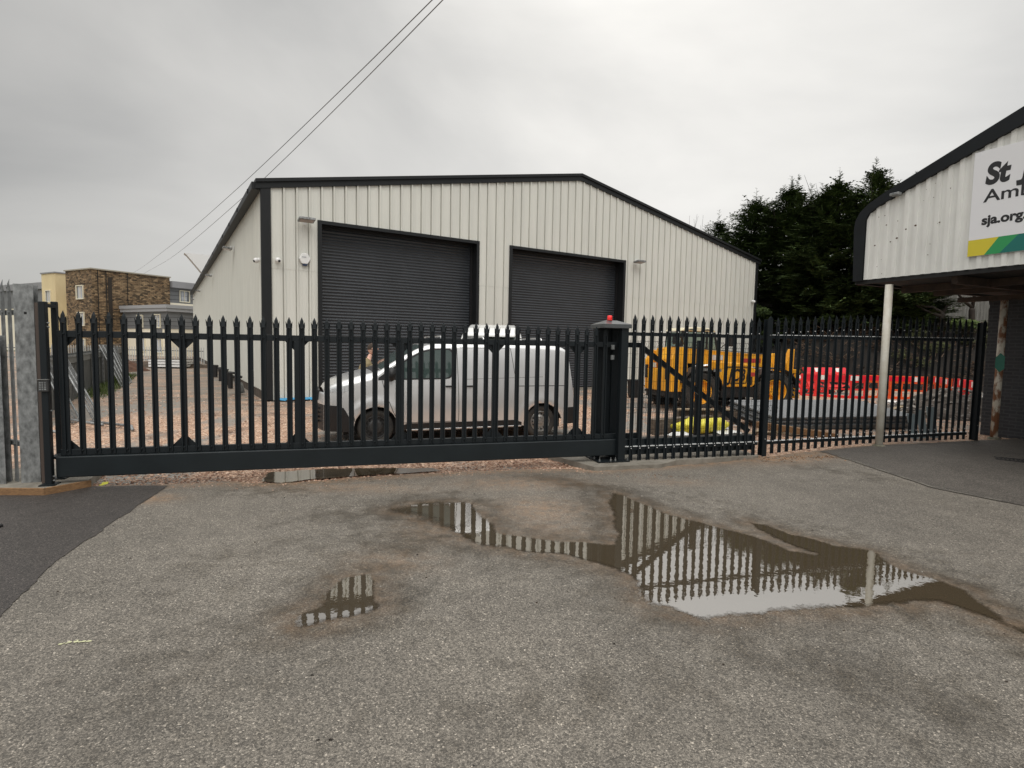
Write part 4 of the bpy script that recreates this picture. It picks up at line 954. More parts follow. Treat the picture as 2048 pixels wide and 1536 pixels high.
        def line(pts,w_=.0045):
            for (xa,za),(xb,zb) in zip(pts,pts[1:]):
                n=10
                for i in range(n):
                    p=[(xa+(xb-xa)*u,za+(zb-za)*u) for u in (i/n,(i+1)/n)]
                    dx,dz=(xb-xa),(zb-za); l_=math.hypot(dx,dz); nx,nz=-dz/l_*w_,dx/l_*w_; vs=[]
                    for (x,z) in ((p[0][0]-nx,p[0][1]-nz),(p[1][0]-nx,p[1][1]-nz),(p[1][0]+nx,p[1][1]+nz),(p[0][0]+nx,p[0][1]+nz)):
                        y=ynear(x,z)-.0035; y=y if side==0 else 2*VC-y; vs.append((xs_(x,z),y,z))
                    g.add(vs,[(0,1,2,3) if side==0 else (3,2,1,0)])
        line([(.10,1.22),(.16,.98),(.30,.62),(.42,.40)]); line([(1.52,1.80),(1.53,1.2),(1.55,.40)]); line([(.42,.40),(1.55,.40)]); line([(2.62,1.80),(2.70,1.25),(2.72,1.02),(2.74,.42)]); line([(2.72,1.06),(3.78,1.06)],.006)
        line([(1.58,1.80),(2.62,1.80)],.003); line([(1.66,1.20),(3.30,1.24)],.0025); line([(-.42,.70),(-.38,.5),(-.37,.45)])
        g.build('panel_gap',M['blackgap'],t,clean='keep')
        b=MB()
        for xh in (1.38,1.76):
            y=ynear(xh,1.08)
            if side==0: b.cbox(xh-.10,xh+.10,y-.035,y-.004,1.055,1.085,.006)
            else: b.cbox(xh-.10,xh+.10,2*VC-y+.004,2*VC-y+.035,1.055,1.085,.006)
        b.build('door_handle',M['black'],t)
    # windscreen
    b=MB(); vs=[];n=14
    for i in range(n+1):
        x=.10+(.80)*i/n; T=interp(TT,x); w_=(wid(x,T-.05)-.11)
        for k in range(17): y=VC-w_+2*w_*k/16; vs.append((x,y,topz(x,y)+.006))
    b.add(vs,[(i*17+k,(i+1)*17+k,(i+1)*17+k+1,i*17+k+1) for i in range(n) for k in range(16)]); b.build('windscreen',M['glass'],t,smooth=True)
    b=MB(); vs=[]
    for i in range(5):
        x=-.04+.13*i/4
        for k in range(17): y=VC-.72+1.44*k/16; vs.append((x,y,topz(x,y)+.005))
    b.add(vs,[(i*17+k,(i+1)*17+k,(i+1)*17+k+1,i*17+k+1) for i in range(4) for k in range(16)]); b.build('wiper_cowl',M['black'],t,smooth=True)
    b=MB(); b.cbox(-.99,-.93,VC-.42,VC+.42,.80,1.0,.02); b.build('grille',M['black'],t)
    b=MB(); 
    for z in (.40,.48,.56,.64): b.box(-1.005,-.97,VC-.5,VC+.5,z,z+.03)
    b.build('bumper_grille',M['black'],t)
    b=MB(); b.cbox(3.95,4.08,.15,1.71,.36,.60,.03); b.build('rear_bumper',M['black'],t)
    b=MB(); b.cbox(.55,2.85,-.015,.03,.245,.275,.004); b.build('side_step',M['chrome'],t)
    for h in (0,HUB):
        for side in (0,1):
            wl=bpy.data.objects.new('wheel',None); COL.objects.link(wl); wl.parent=t; wl.location=(h,.03 if side==0 else 2*VC-.03,.33); 
            if side: wl.rotation_euler=(0,0,math.pi)
            b=MB(); b.lathe([(.205,.02),(.225,-.005),(.30,-.012),(.322,.01),(.335,.05),(.335,.17),(.32,.21),(.20,.22)],40,'y'); b.build('tyre',M['rubber'],wl,smooth=True)
            b=MB(); b.mi=0; b.lathe([(.212,.0),(.205,-.004),(.195,.012),(.185,.05),(.150,.045),(.10,.012),(.06,.01),(.05,-.01),(.0,-.012)],40,'y'); 
            b.mi=1
            for k in range(14):
                a=2*math.pi*k/14; c=(.158*math.cos(a),.038,.158*math.sin(a)); b.lathe([(0,-.012),(.016,-.012),(.016,.0)],10,'y',c)
            for k in range(5):
                a=2*math.pi*k/5; b.lathe([(0,-.012),(.011,-.012),(.011,.004)],6,'y',(.048*math.cos(a),.004,.048*math.sin(a)))
            b.build('rim',[M['rim'] if (h or front_hub!='black') else mat('dark_hub',(.035,.035,.035),.45),M['blackgap']],wl,smooth=False)
            b=MB(); n=20; vs=[]
            for k in range(n+1):
                a=math.pi*k/n+0; a=-.35+(math.pi+.7)*k/n
                for y in (-.03,.28): vs.append((.395*math.cos(a),y,.395*math.sin(a)))
            b.add(vs,[(2*k,2*k+1,2*k+3,2*k+2) for k in range(n)]); b.build('wheel_arch_liner',M['blackgap'],wl)
    if zs!=1: t.scale=(1,1,zs)
    return t
vy=R(21.6); vn=(math.sin(vy),-math.cos(vy))
van=make_van('silver panel van parked side on behind the sliding gate',(-2.45,9.93,-.0),vy,M['silver'])
for xb in (1.25,2.1,3.35):
    b=MB(); b.tube([(xb,.22,1.9),(xb,.22,1.99),(xb,.28,2.01),(xb,1.58,2.01),(xb,1.64,1.99),(xb,1.64,1.9)],.017,8); b.build('roof_bar',M['chrome'],van,smooth=True)
wv=make_van('white high roof van parked nose on behind the silver van',(.32,15.1,0),R(90),M['vanwhite'],1.21,'x')
b=MB(); b.prism([(.30,1.72),(.34,1.80),(.70,1.93),(1.30,2.0),(1.7,2.035),(3.5,2.035),(3.78,1.99),(3.80,1.845)],1.36,'y',VC-.68); b.build('high_roof',M['vanwhite'],wv,bevel=.07)
b=MB(); b.cbox(.78,.95,VC-.68,VC-.5,1.86,1.95,.02); b.build('roof_marker',M['vanwhite'],wv)
# ------------------------------------------------------------------ person
def skinmesh(name,pts,edges,matl,parent,root=0,sub=2):
    me=bpy.data.meshes.new(name); bm=bmesh.new(); sl=bm.verts.layers.skin.verify(); vs=[bm.verts.new(p[:3]) for p in pts]
    for a,c in edges: bm.edges.new((vs[a],vs[c]))
    for v,p in zip(vs,pts): v[sl].radius=(p[3],p[4] if len(p)>4 else p[3]); v[sl].use_root=False
    vs[root][sl].use_root=True
    bm.to_mesh(me); bm.free(); me.materials.append(matl); o=bpy.data.objects.new(name,me); COL.objects.link(o); o.parent=parent
    s=o.modifiers.new('skin','SKIN'); s.use_smooth_shade=True; s.branch_smoothing=.6; q=o.modifiers.new('sub','SUBSURF'); q.levels=sub; q.render_levels=sub; return o
skin=mat('skin',(.70,.42,.32),.5,var=.06,vscale=9)
ps=thing('person','person in an olive brown jacket walking to the right behind the silver van bonnet','person',(-3.30,12.5,0),R(18))
# local: faces +x. body (skin): neck, arms' hands, torso and legs
PT=[(0,0,.98,.09,.08),(0,0,1.12,.08,.07),(.01,0,1.30,.09,.08),(.02,0,1.42,.08,.07),(.06,0,1.53,.055,.055),(.10,0,1.62,.053,.053),
    (0,.10,.90,.09),(.08,.10,.50,.06),(.02,.10,.10,.045),(.16,.11,.04,.036,.03),(0,-.10,.90,.09),(-.02,-.10,.50,.06),(-.16,-.10,.12,.045),(-.04,-.11,.04,.036,.03),
    (.02,.20,1.40,.035),(-.06,.25,1.14,.032),(.10,.24,.95,.032),(.16,.22,.89,.030,.018),(.02,-.20,1.40,.035),(-.08,-.25,1.14,.032),(.08,-.24,.95,.032),(.14,-.22,.89,.030,.018)]
ED=[(0,1),(1,2),(2,3),(3,4),(4,5),(0,6),(6,7),(7,8),(8,9),(0,10),(10,11),(11,12),(12,13),(3,14),(14,15),(15,16),(16,17),(3,18),(18,19),(19,20),(20,21)]
# five fingers a side as short tapering chains rooted in the palm
for (pi,sy) in ((17,1),(21,-1)):
    hx,hy,hz=PT[pi][:3]
    for k in range(4):
        a=len(PT); yy=hy+(k-1.5)*.0; xo=(1.5-k)*.018
        PT.append((hx+xo+.012,hy,hz-.035,.010)); PT.append((hx+xo+.022,hy-sy*.004,hz-.070,.0085)); PT.append((hx+xo+.018,hy-sy*.016,hz-.095+abs(k-1.2)*.008,.007)); ED+= [(pi,a),(a,a+1),(a+1,a+2)]
    a=len(PT); PT.append((hx+.05,hy-sy*.01,hz-.01,.011)); PT.append((hx+.065,hy-sy*.015,hz-.045,.009)); ED+= [(pi,a),(a,a+1)]
skinmesh('body',PT,ED,skin,ps)
jk=mat('olive_jacket',(.27,.215,.115),.85,col2=(.19,.15,.08),vscale=6,bump=.3,bscale=25)
JP=[(0,0,.88,.21,.20),(-.03,0,1.05,.21,.20),(-.04,0,1.25,.22,.21),(-.02,0,1.40,.185,.18),(.05,0,1.52,.09,.09),(.0,.20,1.40,.10),(-.09,.27,1.14,.085),(.08,.25,.96,.060),(.0,-.20,1.40,.10),(-.11,-.27,1.14,.085),(.06,-.25,.96,.060)]
skinmesh('jacket',JP,[(0,1),(1,2),(2,3),(3,4),(3,5),(5,6),(6,7),(3,8),(8,9),(9,10)],jk,ps)
TP=[(0,0,.93,.16,.13),(.01,.10,.82,.105),(.08,.10,.50,.080),(.02,.10,.12,.070),(-.01,-.10,.82,.105),(-.02,-.10,.50,.080),(-.16,-.10,.14,.070)]
skinmesh('trousers',TP,[(0,1),(1,2),(2,3),(0,4),(4,5),(5,6)],mat('dark_trousers',(.02,.022,.03),.9),ps)
for (x,y) in ((.02,.10),(-.16,-.10)):
    b=MB(); b.ball((x+.07,y,.055),.07,14,(2.1,.72,.75)); b.build('shoe',M['black'],ps,smooth=True)
b=MB(); N_=22
vs=[];
for i in range(N_+1):       # head: an ovoid pushed into brow, nose, mouth and chin; faces +x
    th=math.pi*i/N_
    for j in range(N_):
        ph=2*math.pi*j/N_; x=.100*math.sin(th)*math.cos(ph); y=.078*math.sin(th)*math.sin(ph); z=.122*math.cos(th)
        if x>0:
            f=math.exp(-(y/.018)**2); x+=f*(.030*math.exp(-((z+.012)/.020)**2)+.014*math.exp(-((z-.008)/.02)**2)); x+=math.exp(-(y/.045)**2)*(.012*math.exp(-((z-.035)/.012)**2)-.006*math.exp(-((z-.018)/.010)**2)*(1-f)); x+=.013*math.exp(-(y/.03)**2)*math.exp(-((z+.055)/.012)**2)+.020*math.exp(-(y/.03)**2)*math.exp(-((z+.095)/.018)**2)
        if z<-.04: x*=1.0; y*=1+.9*(z+.04)
        if x<0: x*=1.08
        vs.append((x,y,z))
b.add(vs,[(i*N_+j,i*N_+(j+1)%N_,(i+1)*N_+(j+1)%N_,(i+1)*N_+j) for i in range(N_) for j in range(N_)])
for s in (-1,1): b.ball((-.005,s*.078,.0),.03,10,(.75,.35,1.1))
b.M=None; hd=b.build('head',skin,ps,smooth=True,loc=(.135,0,1.725))
b=MB(); vs=[]
for i in range(13):
    th=math.pi*.56*i/12
    for j in range(24):
        ph=2*math.pi*j/24; lim=1.0 if math.cos(ph)<.1 else .62; t_=th*lim; vs.append((.106*math.sin(t_)*math.cos(ph)*(1.1 if math.cos(ph)<0 else 1),.084*math.sin(t_)*math.sin(ph),.128*math.cos(t_)))
b.add(vs,[(i*24+j,i*24+(j+1)%24,(i+1)*24+(j+1)%24,(i+1)*24+j) for i in range(12) for j in range(24)]); b.build('hair',mat('short_brown_hair',(.05,.035,.025),.9),ps,smooth=True,loc=(.132,0,1.73))
b=MB(); 
for s in (-1,1): b.ball((.088,s*.030,.016),.012,10,(.6,1.2,.8))
b.build('eyes',mat('eye_dark',(.05,.04,.035),.2),ps,smooth=True,loc=(.135,0,1.725))
# ------------------------------------------------------------------ telehandler
def textmesh(name,s,size,matl,parent,ext=.004,shear=0,off=0,space=1.0,width=None):
    c=bpy.data.curves.new(name,'FONT'); c.body=s; c.size=size; c.extrude=ext; c.shear=shear; c.offset=off; c.space_character=space
    o=bpy.data.objects.new(name,c); COL.objects.link(o); bpy.context.view_layer.update()
    me=bpy.data.meshes.new_from_object(o.evaluated_get(bpy.context.evaluated_depsgraph_get())); bpy.data.objects.remove(o); bpy.data.curves.remove(c)
    me.materials.clear(); me.materials.append(matl)
    if width:
        xs=[v.co.x for v in me.vertices]; k=width/(max(xs)-min(xs)); x0=min(xs)
        for v in me.vertices: v.co.x=(v.co.x-x0)*k
    o=bpy.data.objects.new(name,me); COL.objects.link(o); o.parent=parent; return o
TY=R(18)
th=thing('telehandler','yellow telescopic handler with black cab frame and a long boom, beside the warehouse','telehandler',(5.53,16.02,0),TY)
def P3(name,mb,m,par=th,**k): return mb.build(name,M[m] if isinstance(m,str) else m,par,**k)
b=MB(); b.box(-.55,3.35,.45,1.75,.50,.86); b.box(-.85,-.55,.2,1.5,.42,.60); b.box(3.2,3.5,.4,1.8,.45,.75); b.box(.75,1.95,.12,.45,.42,.74); b.box(.7,2.0,1.8,2.1,.40,.72); P3('chassis',b,'black',bevel=.02)
b=MB(); b.prism([(-.95,.60),(-.50,.60),(-.40,1.20),(-.45,1.90),(-.80,1.90),(-.98,1.55)],.62,'y',.15); b.prism([(-.95,.60),(-.45,.60),(-.45,1.25),(-.98,1.25)],.68,'y',.78); b.prism([(-.95,.60),(-.50,.60),(-.40,1.20),(-.45,1.80),(-.80,1.80),(-.98,1.5)],.10,'y',1.47); P3('counterweight',b,'yellow',bevel=.03)
b=MB(); b.box(-1.0,-.955,.25,.42,.95,1.35); P3('tail_lamp',b,'black'); b=MB(); b.box(-1.0,-.955,1.38,1.5,.95,1.35); P3('tail_lamp',b,'black')
b=MB(); b.box(-.985,-.955,.95,1.3,1.28,1.42); P3('number_plate',b,mat('plate_face',(.65,.60,.50),.4))
b=MB()
b.prism([(-.75,1.50),(-.72,1.86),(-.40,1.90),(3.0,1.70),(3.05,1.30),(-.30,1.42)],.44,'y',.90); P3('boom',b,'yellow',bevel=.02)
b=MB(); b.prism([(3.0,1.66),(3.10,1.64),(3.55,1.34),(3.62,.98),(3.40,.93),(3.25,1.20),(3.0,1.34)],.34,'y',.95); P3('boom_head',b,'yellow',bevel=.02)
b=MB(); b.tube([(-.55,1.12,1.78),(-.55,1.12,1.79)],.05); b.tube([(1.6,.86,1.40),(3.3,.86,1.18)],.04,10); b.tube([(.3,.84,1.30),(1.6,.86,1.40)],.06,10); P3('lift_ram',b,'chrome',smooth=True)
b=MB(); b.tube([(-.3,.88,1.91),(1.2,.88,1.83),(2.9,.88,1.73)],.012,6); b.tube([(-.4,.97,1.92),(.6,.95,1.87)],.02,6); P3('boom_hose',b,'black')
# carriage and forks
b=MB(); b.box(3.72,3.80,.25,.40,.35,1.25); b.box(3.72,3.80,1.75,1.90,.35,1.25); b.box(3.70,3.82,.25,1.90,1.14,1.26); b.box(3.70,3.82,.25,1.90,.35,.47); b.prism([(3.55,1.45),(3.75,1.90),(3.86,1.90),(3.84,1.0),(3.62,1.0)],.18,'y',.55); b.prism([(3.55,1.45),(3.75,1.75),(3.86,1.75),(3.84,1.0),(3.62,1.0)],.12,'y',1.35); P3('carriage',b,'yellow',bevel=.01)
for y in (.55,1.42):
    b=MB(); b.box(3.82,3.87,y,y+.12,.10,1.22); b.box(3.87,5.0,y,y+.12,.10,.145); P3('fork',b,'black')
# engine pod
b=MB(); b.prism([(.72,.74),(.58,1.05),(.62,1.50),(1.60,1.44),(2.05,1.22),(1.98,.90),(1.85,.74)],.50,'y',.06); P3('engine_pod',b,'yellow',bevel=.035)
b=MB(); b.box(1.70,1.80,.045,.058,.80,1.05); P3('pod_vent',b,'black')
b=MB(); fr=[(.82,.86),(1.58,.86),(1.64,1.34),(.90,1.34)]
for i in range(4): (xa,za),(xb,zb)=fr[i],fr[(i+1)%4]; b.bar((xa,.052,za),(xb,.052,zb),.010,.03)
P3('badge_border',b,'black')
o=textmesh('badge_lettering','JCB',.50,M['black'],th,.003,.25,.012,width=.66); o.rotation_euler=(R(90),0,0); o.location=(.89,.050,.93)
b=MB(); b.box(1.75,1.95,.05,.056,1.06,1.18); P3('warning_label',b,mat('label_red',(.45,.05,.04),.5)); b=MB(); b.box(2.05,2.85,.893,.898,1.45,1.58); P3('warning_label',b,bpy.data.materials['label_red'])
b=MB(); b.box(1.0,1.4,.892,.898,1.52,1.68); P3('warning_label',b,mat('label_pale',(.62,.58,.55),.5))
# cab
b=MB()
pc=[(.10,1.36),(.10,2.18),(1.10,1.36),(1.10,2.18),(1.72,1.36),(1.72,2.18)]
cf=[(.22,2.40),(.22,2.40),(1.10,2.42),(1.10,2.42),(1.38,2.38),(1.38,2.38)]
for (x,y),(xt,zt) in zip(pc,cf): b.bar((x,y,1.0),(xt,y,zt),.07,.07)
for y in (1.36,2.18): b.bar((.10,y,1.02),(1.78,y,1.02),.07,.1); b.bar((.12,y,1.66),(1.6,y,1.66),.05,.06)
b.box(.08,.14,1.36,2.18,1.6,1.68); P3('cab_frame',b,'black')
b=MB(); b.prism([(.14,2.41),(.24,2.50),(.8,2.545),(1.3,2.50),(1.44,2.40)],.90,'y',1.32); P3('cab_roof',b,mat('cab_roof_cream',(.72,.66,.48),.5),bevel=.02)
b=MB(); b.prism([(.3,2.44),(.5,2.475),(.7,2.44)],.01,'y',1.305); b.prism([(.85,2.44),(1.1,2.478),(1.38,2.44)],.01,'y',1.305); P3('roof_grille',b,'black')
cabg=glassmat('cab_glass',(.20,.27,.24),.06)
b=MB(); b.add([(.16,1.345,1.68),(1.56,1.345,1.68),(1.40,1.345,2.38),(.26,1.345,2.38)],[(0,1,2,3)]); b.add([(.10,1.4,1.68),(.10,2.15,1.68),(.20,2.15,2.38),(.20,1.4,2.38)],[(0,1,2,3)]); b.add([(1.66,1.4,1.2),(1.66,2.15,1.2),(1.40,2.15,2.37),(1.40,1.4,2.37)],[(0,1,2,3)]); P3('cab_glass',b,cabg)
b=MB(); b.box(.12,1.65,1.38,2.16,.86,1.62); P3('cab_body',b,'black',bevel=.03)
b=MB(); b.box(.45,.60,1.6,1.95,1.60,2.15); b.box(.45,.9,1.6,1.95,1.62,1.72); P3('seat',b,'black')
b=MB(); b.tube([(-.35,.40,1.9),(-.75,.10,2.2),(-.95,-.02,2.15)],.015,6); b.cbox(-1.02,-.92,-.12,.10,1.98,2.22,.02); P3('mirror',b,'black')
b=MB(); b.tube([(1.62,1.3,1.9),(1.8,1.1,2.15)],.015,6); b.cbox(1.76,1.86,1.0,1.15,1.95,2.25,.02); P3('mirror',b,'black')
for (x,steer) in ((0,0),(2.66,R(-14))):
    for y in (.0,1.75):
        w_=bpy.data.objects.new('wheel',None); COL.objects.link(w_); w_.parent=th; w_.location=(x,y+(.0 if y<1 else .40),.60); w_.rotation_euler=(0,0,steer+(math.pi if y>1 else 0))
        b=MB(); b.lathe([(.36,.06),(.40,.01),(.53,.0),(.575,.04),(.59,.12),(.59,.30),(.57,.37),(.40,.40),(.36,.36)],44,'y')
        for k in range(26):
            a=2*math.pi*k/26
            for s_ in (0,1):
                a2=a+s_*.12; y0,y1=(.02,.20) if s_==0 else (.20,.38)
                p=[(.585*math.cos(q),yy,.585*math.sin(q)) for q,yy in ((a2,y0),(a2+.10,y0),(a2+.22,y1),(a2+.12,y1))]; q_=[(v[0]*1.055,v[1],v[2]*1.055) for v in p]
                b.add(p+q_,[(4,5,6,7),(0,1,5,4),(1,2,6,5),(2,3,7,6),(3,0,4,7)])
        b.build('tyre',M['rubber'],w_,clean='keep')
        b=MB(); b.lathe([(.365,.05),(.35,.02),(.33,.03),(.31,.12),(.20,.16),(.17,.14),(.16,.06),(.06,.05),(.0,.05)],36,'y'); 
        for k in range(8): a=2*math.pi*k/8; b.lathe([(0,.03),(.018,.03),(.018,.06)],6,'y',(.125*math.cos(a),0,.125*math.sin(a)))
        b.build('rim',M['yellow'],w_)
        if y<1:
            b=MB(); n=14; vs=[]
            for k in range(n+1):
                a=R(8)+R(150)*k/n
                for yy in (-.02,.40): vs.append((.70*math.cos(a),yy,.70*math.sin(a)))
            vs2=[(v[0]*1.04,v[1],v[2]*1.04) for v in vs]; nv=len(vs)
            b.add(vs+vs2,[(2*k,2*k+1,2*k+3,2*k+2) for k in range(n)]+[(nv+2*k,nv+2*k+2,nv+2*k+3,nv+2*k+1) for k in range(n)]+[(2*k,2*k+2,nv+2*k+2,nv+2*k) for k in range(n)]); b.build('mudguard',M['black'],w_)
b=MB(); b.box(-.25,.25,-.03,-.01,1.22,1.30); b.box(.35,.62,-.03,-.01,1.20,1.28); b.M=None; P3('mudguard_strip',b,'galv')
t=thing('plastic_drum','black plastic drum standing just right of the portal post, against the warehouse','drum',(4.52,20.3,0),0)
b=MB(); b.lathe([(0,0),(.20,0),(.24,.1),(.27,.62),(.30,.64),(.30,.68),(.26,.68),(.24,.6),(0,.58)],24); b.build('shell',M['black'],t)
# ------------------------------------------------------------------ red and white barriers
M['redp']=mat('barrier_red',(.78,.035,.03),.4,var=.12,vscale=3); M['orangep']=mat('barrier_orange_red',(.76,.10,.02),.4,var=.15,vscale=3); M['refl']=mat('reflective_white',(.85,.82,.78),.3); M['reflr']=mat('reflective_red',(.75,.02,.04),.3)
def barrier(label,loc,rz,m='redp',tilt=0,L_=2.0):
    t=thing('barrier',label,'barrier',loc,rz,'red and white plastic barriers'); t.rotation_euler=(tilt,0,rz)
    b=MB(); b.box(0,L_,-.03,.03,.12,.24); b.box(0,L_,-.03,.03,.72,1.0); b.box(0,.12,-.03,.03,.24,.72); b.box(L_-.12,L_,-.03,.03,.24,.72)
    for k in range(4):
        x=.12+(L_-.24)*(k+1)/5; b.prism([(x-.055,.24),(x+.055,.24),(x+.035,.48),(x+.055,.72),(x-.055,.72),(x-.035,.48)],.05,'y',-.025)
    b.box(.12,L_-.12,-.02,.02,.44,.50); b.build('panel',M[m],t,bevel=.008)
    n=8
    for cset,mm,nm in ((0,'reflr','red_strip'),(1,'refl','white_strip')):
        for k0,k1 in (((2,3),(6,7)) if cset else ((0,2),(3,6),(7,8))):
            b=MB(); u=(L_-.06)/n; b.box(.03+u*k0,.03+u*k1,-.036,-.0305,.80,.97); b.build(nm,M[mm],t)
    for x in (.35,L_-.45):
        b=MB(); b.cbox(x-.06,x+.10,-.28,.28,0,.12,.02); b.build('foot',M['black'],t)
    return t
barrier('bright red barrier facing the camera, right of the telehandler carriage',(10.85,20.75,0),R(-17),L_=2.2)
barrier('orange red barrier in the middle of the row, behind the white pole',(13.15,20.55,0),R(-14),'orangep')
barrier('faded barrier turned towards the camera, first right of the orange one',(15.15,19.95,.03),R(-112),'orangep')
barrier('red barrier at the right end of the row, nearest the fence',(14.35,17.9,.06),R(-112))
barrier('red barrier leaning back on others behind the bright red one',(11.75,21.75,.30),R(12),'redp',R(-28))
barrier('red barrier lying tilted on top of the leaning pile behind the telehandler carriage',(11.1,21.6,.12),R(15),'redp',R(-42))
t=thing('plastic_pipes','bundle of short orange plastic pipes lying by the right hand barriers','pipes',(14.6,19.0,.15),R(-30))
for k in range(4): b=MB(); b.tube([(0,k*.13,.0+.03*(k%2)),(1.3,k*.13,.03*(k%2))],.055,12); b.build('pipe',mat('orange_pipe',(.62,.22,.08),.5),t,smooth=True)
# ------------------------------------------------------------------ loose building materials
t=thing('mat_stack','stack of flat grey mesh mats lying behind the fixed palisade','stack',(5.65,11.75,.16),R(13)); t.rotation_euler=(R(7),0,R(13))
for k in range(7):
    b=MB(); b.box(0+.03*(k%3),3.7-.05*(k%2),0+.04*(k%2),1.7,.04*k,.04*k+.030); b.build('mat',mat('grey_mat',(.30,.31,.32),.6,col2=(.10,.105,.11),vscale=45,bump=.5,bscale=60) if k==0 else bpy.data.materials['grey_mat'],t)
b=MB(); b.box(.2,3.5,.2,1.5,-.14,-.002); b.build('bearer',M['black'],t)
b=MB(); b.box(.0,3.6,-.05,-.001,.02,.10); b.build('edge_frame',M['galvd'],t)
def plank(label,a,c,w_=.15,h=.05,m='oldwood',nm='plank',cat='plank',group='timber on the ground'):
    b=MB(); b.bar(a,c,w_,h); return tag(b.build(nm,M[m]),label,cat,group)
plank('dark timber sleeper lying upright on its edge behind the gate tail',(2.95,11.55,.2),(4.5,12.5,.2),.22,.32)
plank('second dark timber lying across behind the first sleeper',(3.9,12.9,.32),(5.4,13.1,.30),.2,.22)
plank('pale plank on top of the dark timbers behind the gate tail',(3.8,12.7,.46),(5.2,13.0,.44),.16,.03,'plank')
plank('brown sleeper running diagonally in front of the grey mats',(5.15,11.55,.30),(6.5,11.0,.16),.16,.12,'timber')
for i in range(9):
    x=4.9+.28*i; plank(['first','second','third','fourth','fifth','sixth','seventh','eighth','last'][i]+' pale plank offcut from the left behind the fixed palisade',(x,11.35+.12*(i%3),.10),(x+.55+.1*(i%2),11.75-.25*(i%4)+.2,.13+.03*(i%2)),.09,.03,'plank','offcut','plank','pale plank offcuts behind the palisade')
plank('white board standing tilted in the rubble at the right',(13.0,15.2,.15),(13.25,15.35,.75),.22,.02,'white','board','board','boards in the rubble')
plank('long pale plank sloping through the rubble right of the white pole',(9.6,14.6,.22),(11.3,15.6,.40),.14,.03,'plank')
for i,(x,y,h) in enumerate(((8.12,11.0,.48),(8.34,11.05,.56),(8.58,11.1,.62))):
    lb=['left and shortest','middle','right and tallest'][i]+' of three bluish metal sheets leaning near the wall end of the fence'
    b=MB(); b.add([(-.09,0,0),(.07,0,0),(.11,.22,h),(-.05,.22,h),(-.09,.012,0),(.07,.012,0),(.11,.232,h),(-.05,.232,h)],[(0,1,2,3),(7,6,5,4),(0,4,5,1),(1,5,6,2),(2,6,7,3),(3,7,4,0)])
    tag(b.build('metal_sheet',mat('bluish_sheet',(.30,.36,.38),.45,.3),loc=(x,y,.14)),lb,'metal sheet','bluish sheets')
def sack(name,label,c,rx,ry,h,m,seed,cat='sack'):
    b=MB(); vs=[];n=20;K=12
    for i in range(K+1):
        ph=math.pi*i/K
        for j in range(n):
            a=2*math.pi*j/n; s=(abs(math.sin(ph))**.6); x=rx*s*math.copysign(abs(math.cos(a))**.7,math.cos(a)); y=ry*s*math.copysign(abs(math.sin(a))**.7,math.sin(a)); z=h/2-h/2*math.cos(ph)
            k=1+.35*mnoise.noise(Vector((x*4+seed,y*4,z*5))); vs.append((x*k,y*k,z*(1+.5*mnoise.noise(Vector((x*3,y*3+seed,2))))))
    b.add(vs,[(i*n+j,i*n+(j+1)%n,(i+1)*n+(j+1)%n,(i+1)*n+j) for i in range(K) for j in range(n)]); o=b.build(name,m,loc=c,smooth=True); return tag(o,label,cat)
yb_=mat('yellow_sack',(.78,.70,.06),.5,col2=(.60,.52,.04),vscale=8,bump=.3,bscale=12)
o=sack('yellow_sack','long yellow plastic sack lying on the dark timbers behind the gate tail',(4.15,12.05,.02),.82,.22,.30,yb_,3); o.rotation_euler=(0,0,R(28))
sack('rubble_sack','crumpled white sack behind the grey mats, left of the white pole',(10.1,16.7,.08),.32,.2,.30,M['white'],7)
sack('rubble_sack','flatter white sack beside the crumpled one, behind the grey mats',(11.0,16.6,.08),.35,.2,.18,M['white'],12)
sack('rubble_sack','pale grey sack lying under the orange barrier',(13.0,18.7,.0),.3,.2,.2,M['white'],15)
for i,(x,y,a) in enumerate(((4.7,11.9,.3),(5.1,12.6,1.2),(3.6,11.3,2.0))):
    lb=['torn white sheet beside the yellow sack','torn white sheet on the gravel behind the wire guard','small torn white sheet left of the yellow sack'][i]
    b=MB(); rn=random.Random(i); g=[[(u*.16-.3,v*.12-.2,.05+.12*abs(mnoise.noise(Vector((u*.9,v*.9,i*3))))) for v in range(5)] for u in range(5)]
    b.add([p for r_ in g for p in r_],[(u*5+v,(u+1)*5+v,(u+1)*5+v+1,u*5+v+1) for u in range(4) for v in range(4)]); o=b.build('torn_sheet',M['white'],loc=(x,y,0),rotz=a); tag(o,lb,'sheet')

# ------------------------------------------------------------------ canopy building, right
CP=(6.93,10.31); CA=R(-65.4); KC=.955
cb=thing('canopy_building','white corrugated canopy with black roof edging, joined to a dark brick building','building',(CP[0]*KC,CP[1]*KC,EYE*(1-KC)),CA); cb.scale=(KC,KC,KC)
RI=4.3; SL=.372; SX=8.6
def zin(s):
    s2=min(s,2*RI-s)
    T=[(-.49,4.33),(-.46,4.43),(-.40,4.50),(-.30,4.555),(-.13,4.63),(1.83,5.34),(RI,5.34+(RI-1.83)*SL)]; return interp(T,s2)
b=MB(); 
def ccols(s0,s1,p=.1665):
    o=[];s=s0
    while s<s1:
        for ds,d in ((0,0),(.012,-.028),(.075,-.028),(.087,0)):
            if s+ds<s1: o.append((s+ds,d))
        s+=p
    o.append((s1,0)); return o
cc=ccols(-.49,SX+.49)
for (a,da),(c,dc) in zip(cc,cc[1:]):
    b.add([(a,da,3.24),(c,dc,3.24),(c,dc,zin(c)),(a,da,zin(a))],[(0,1,2,3)])
wc=mat('weathered_white_sheet',(.74,.74,.71),.5,col2=(.62,.62,.59),vscale=5,stretch=(1,1,.25),detail=6)
b.build('corrugated_gable',wc,cb,clean='keep')
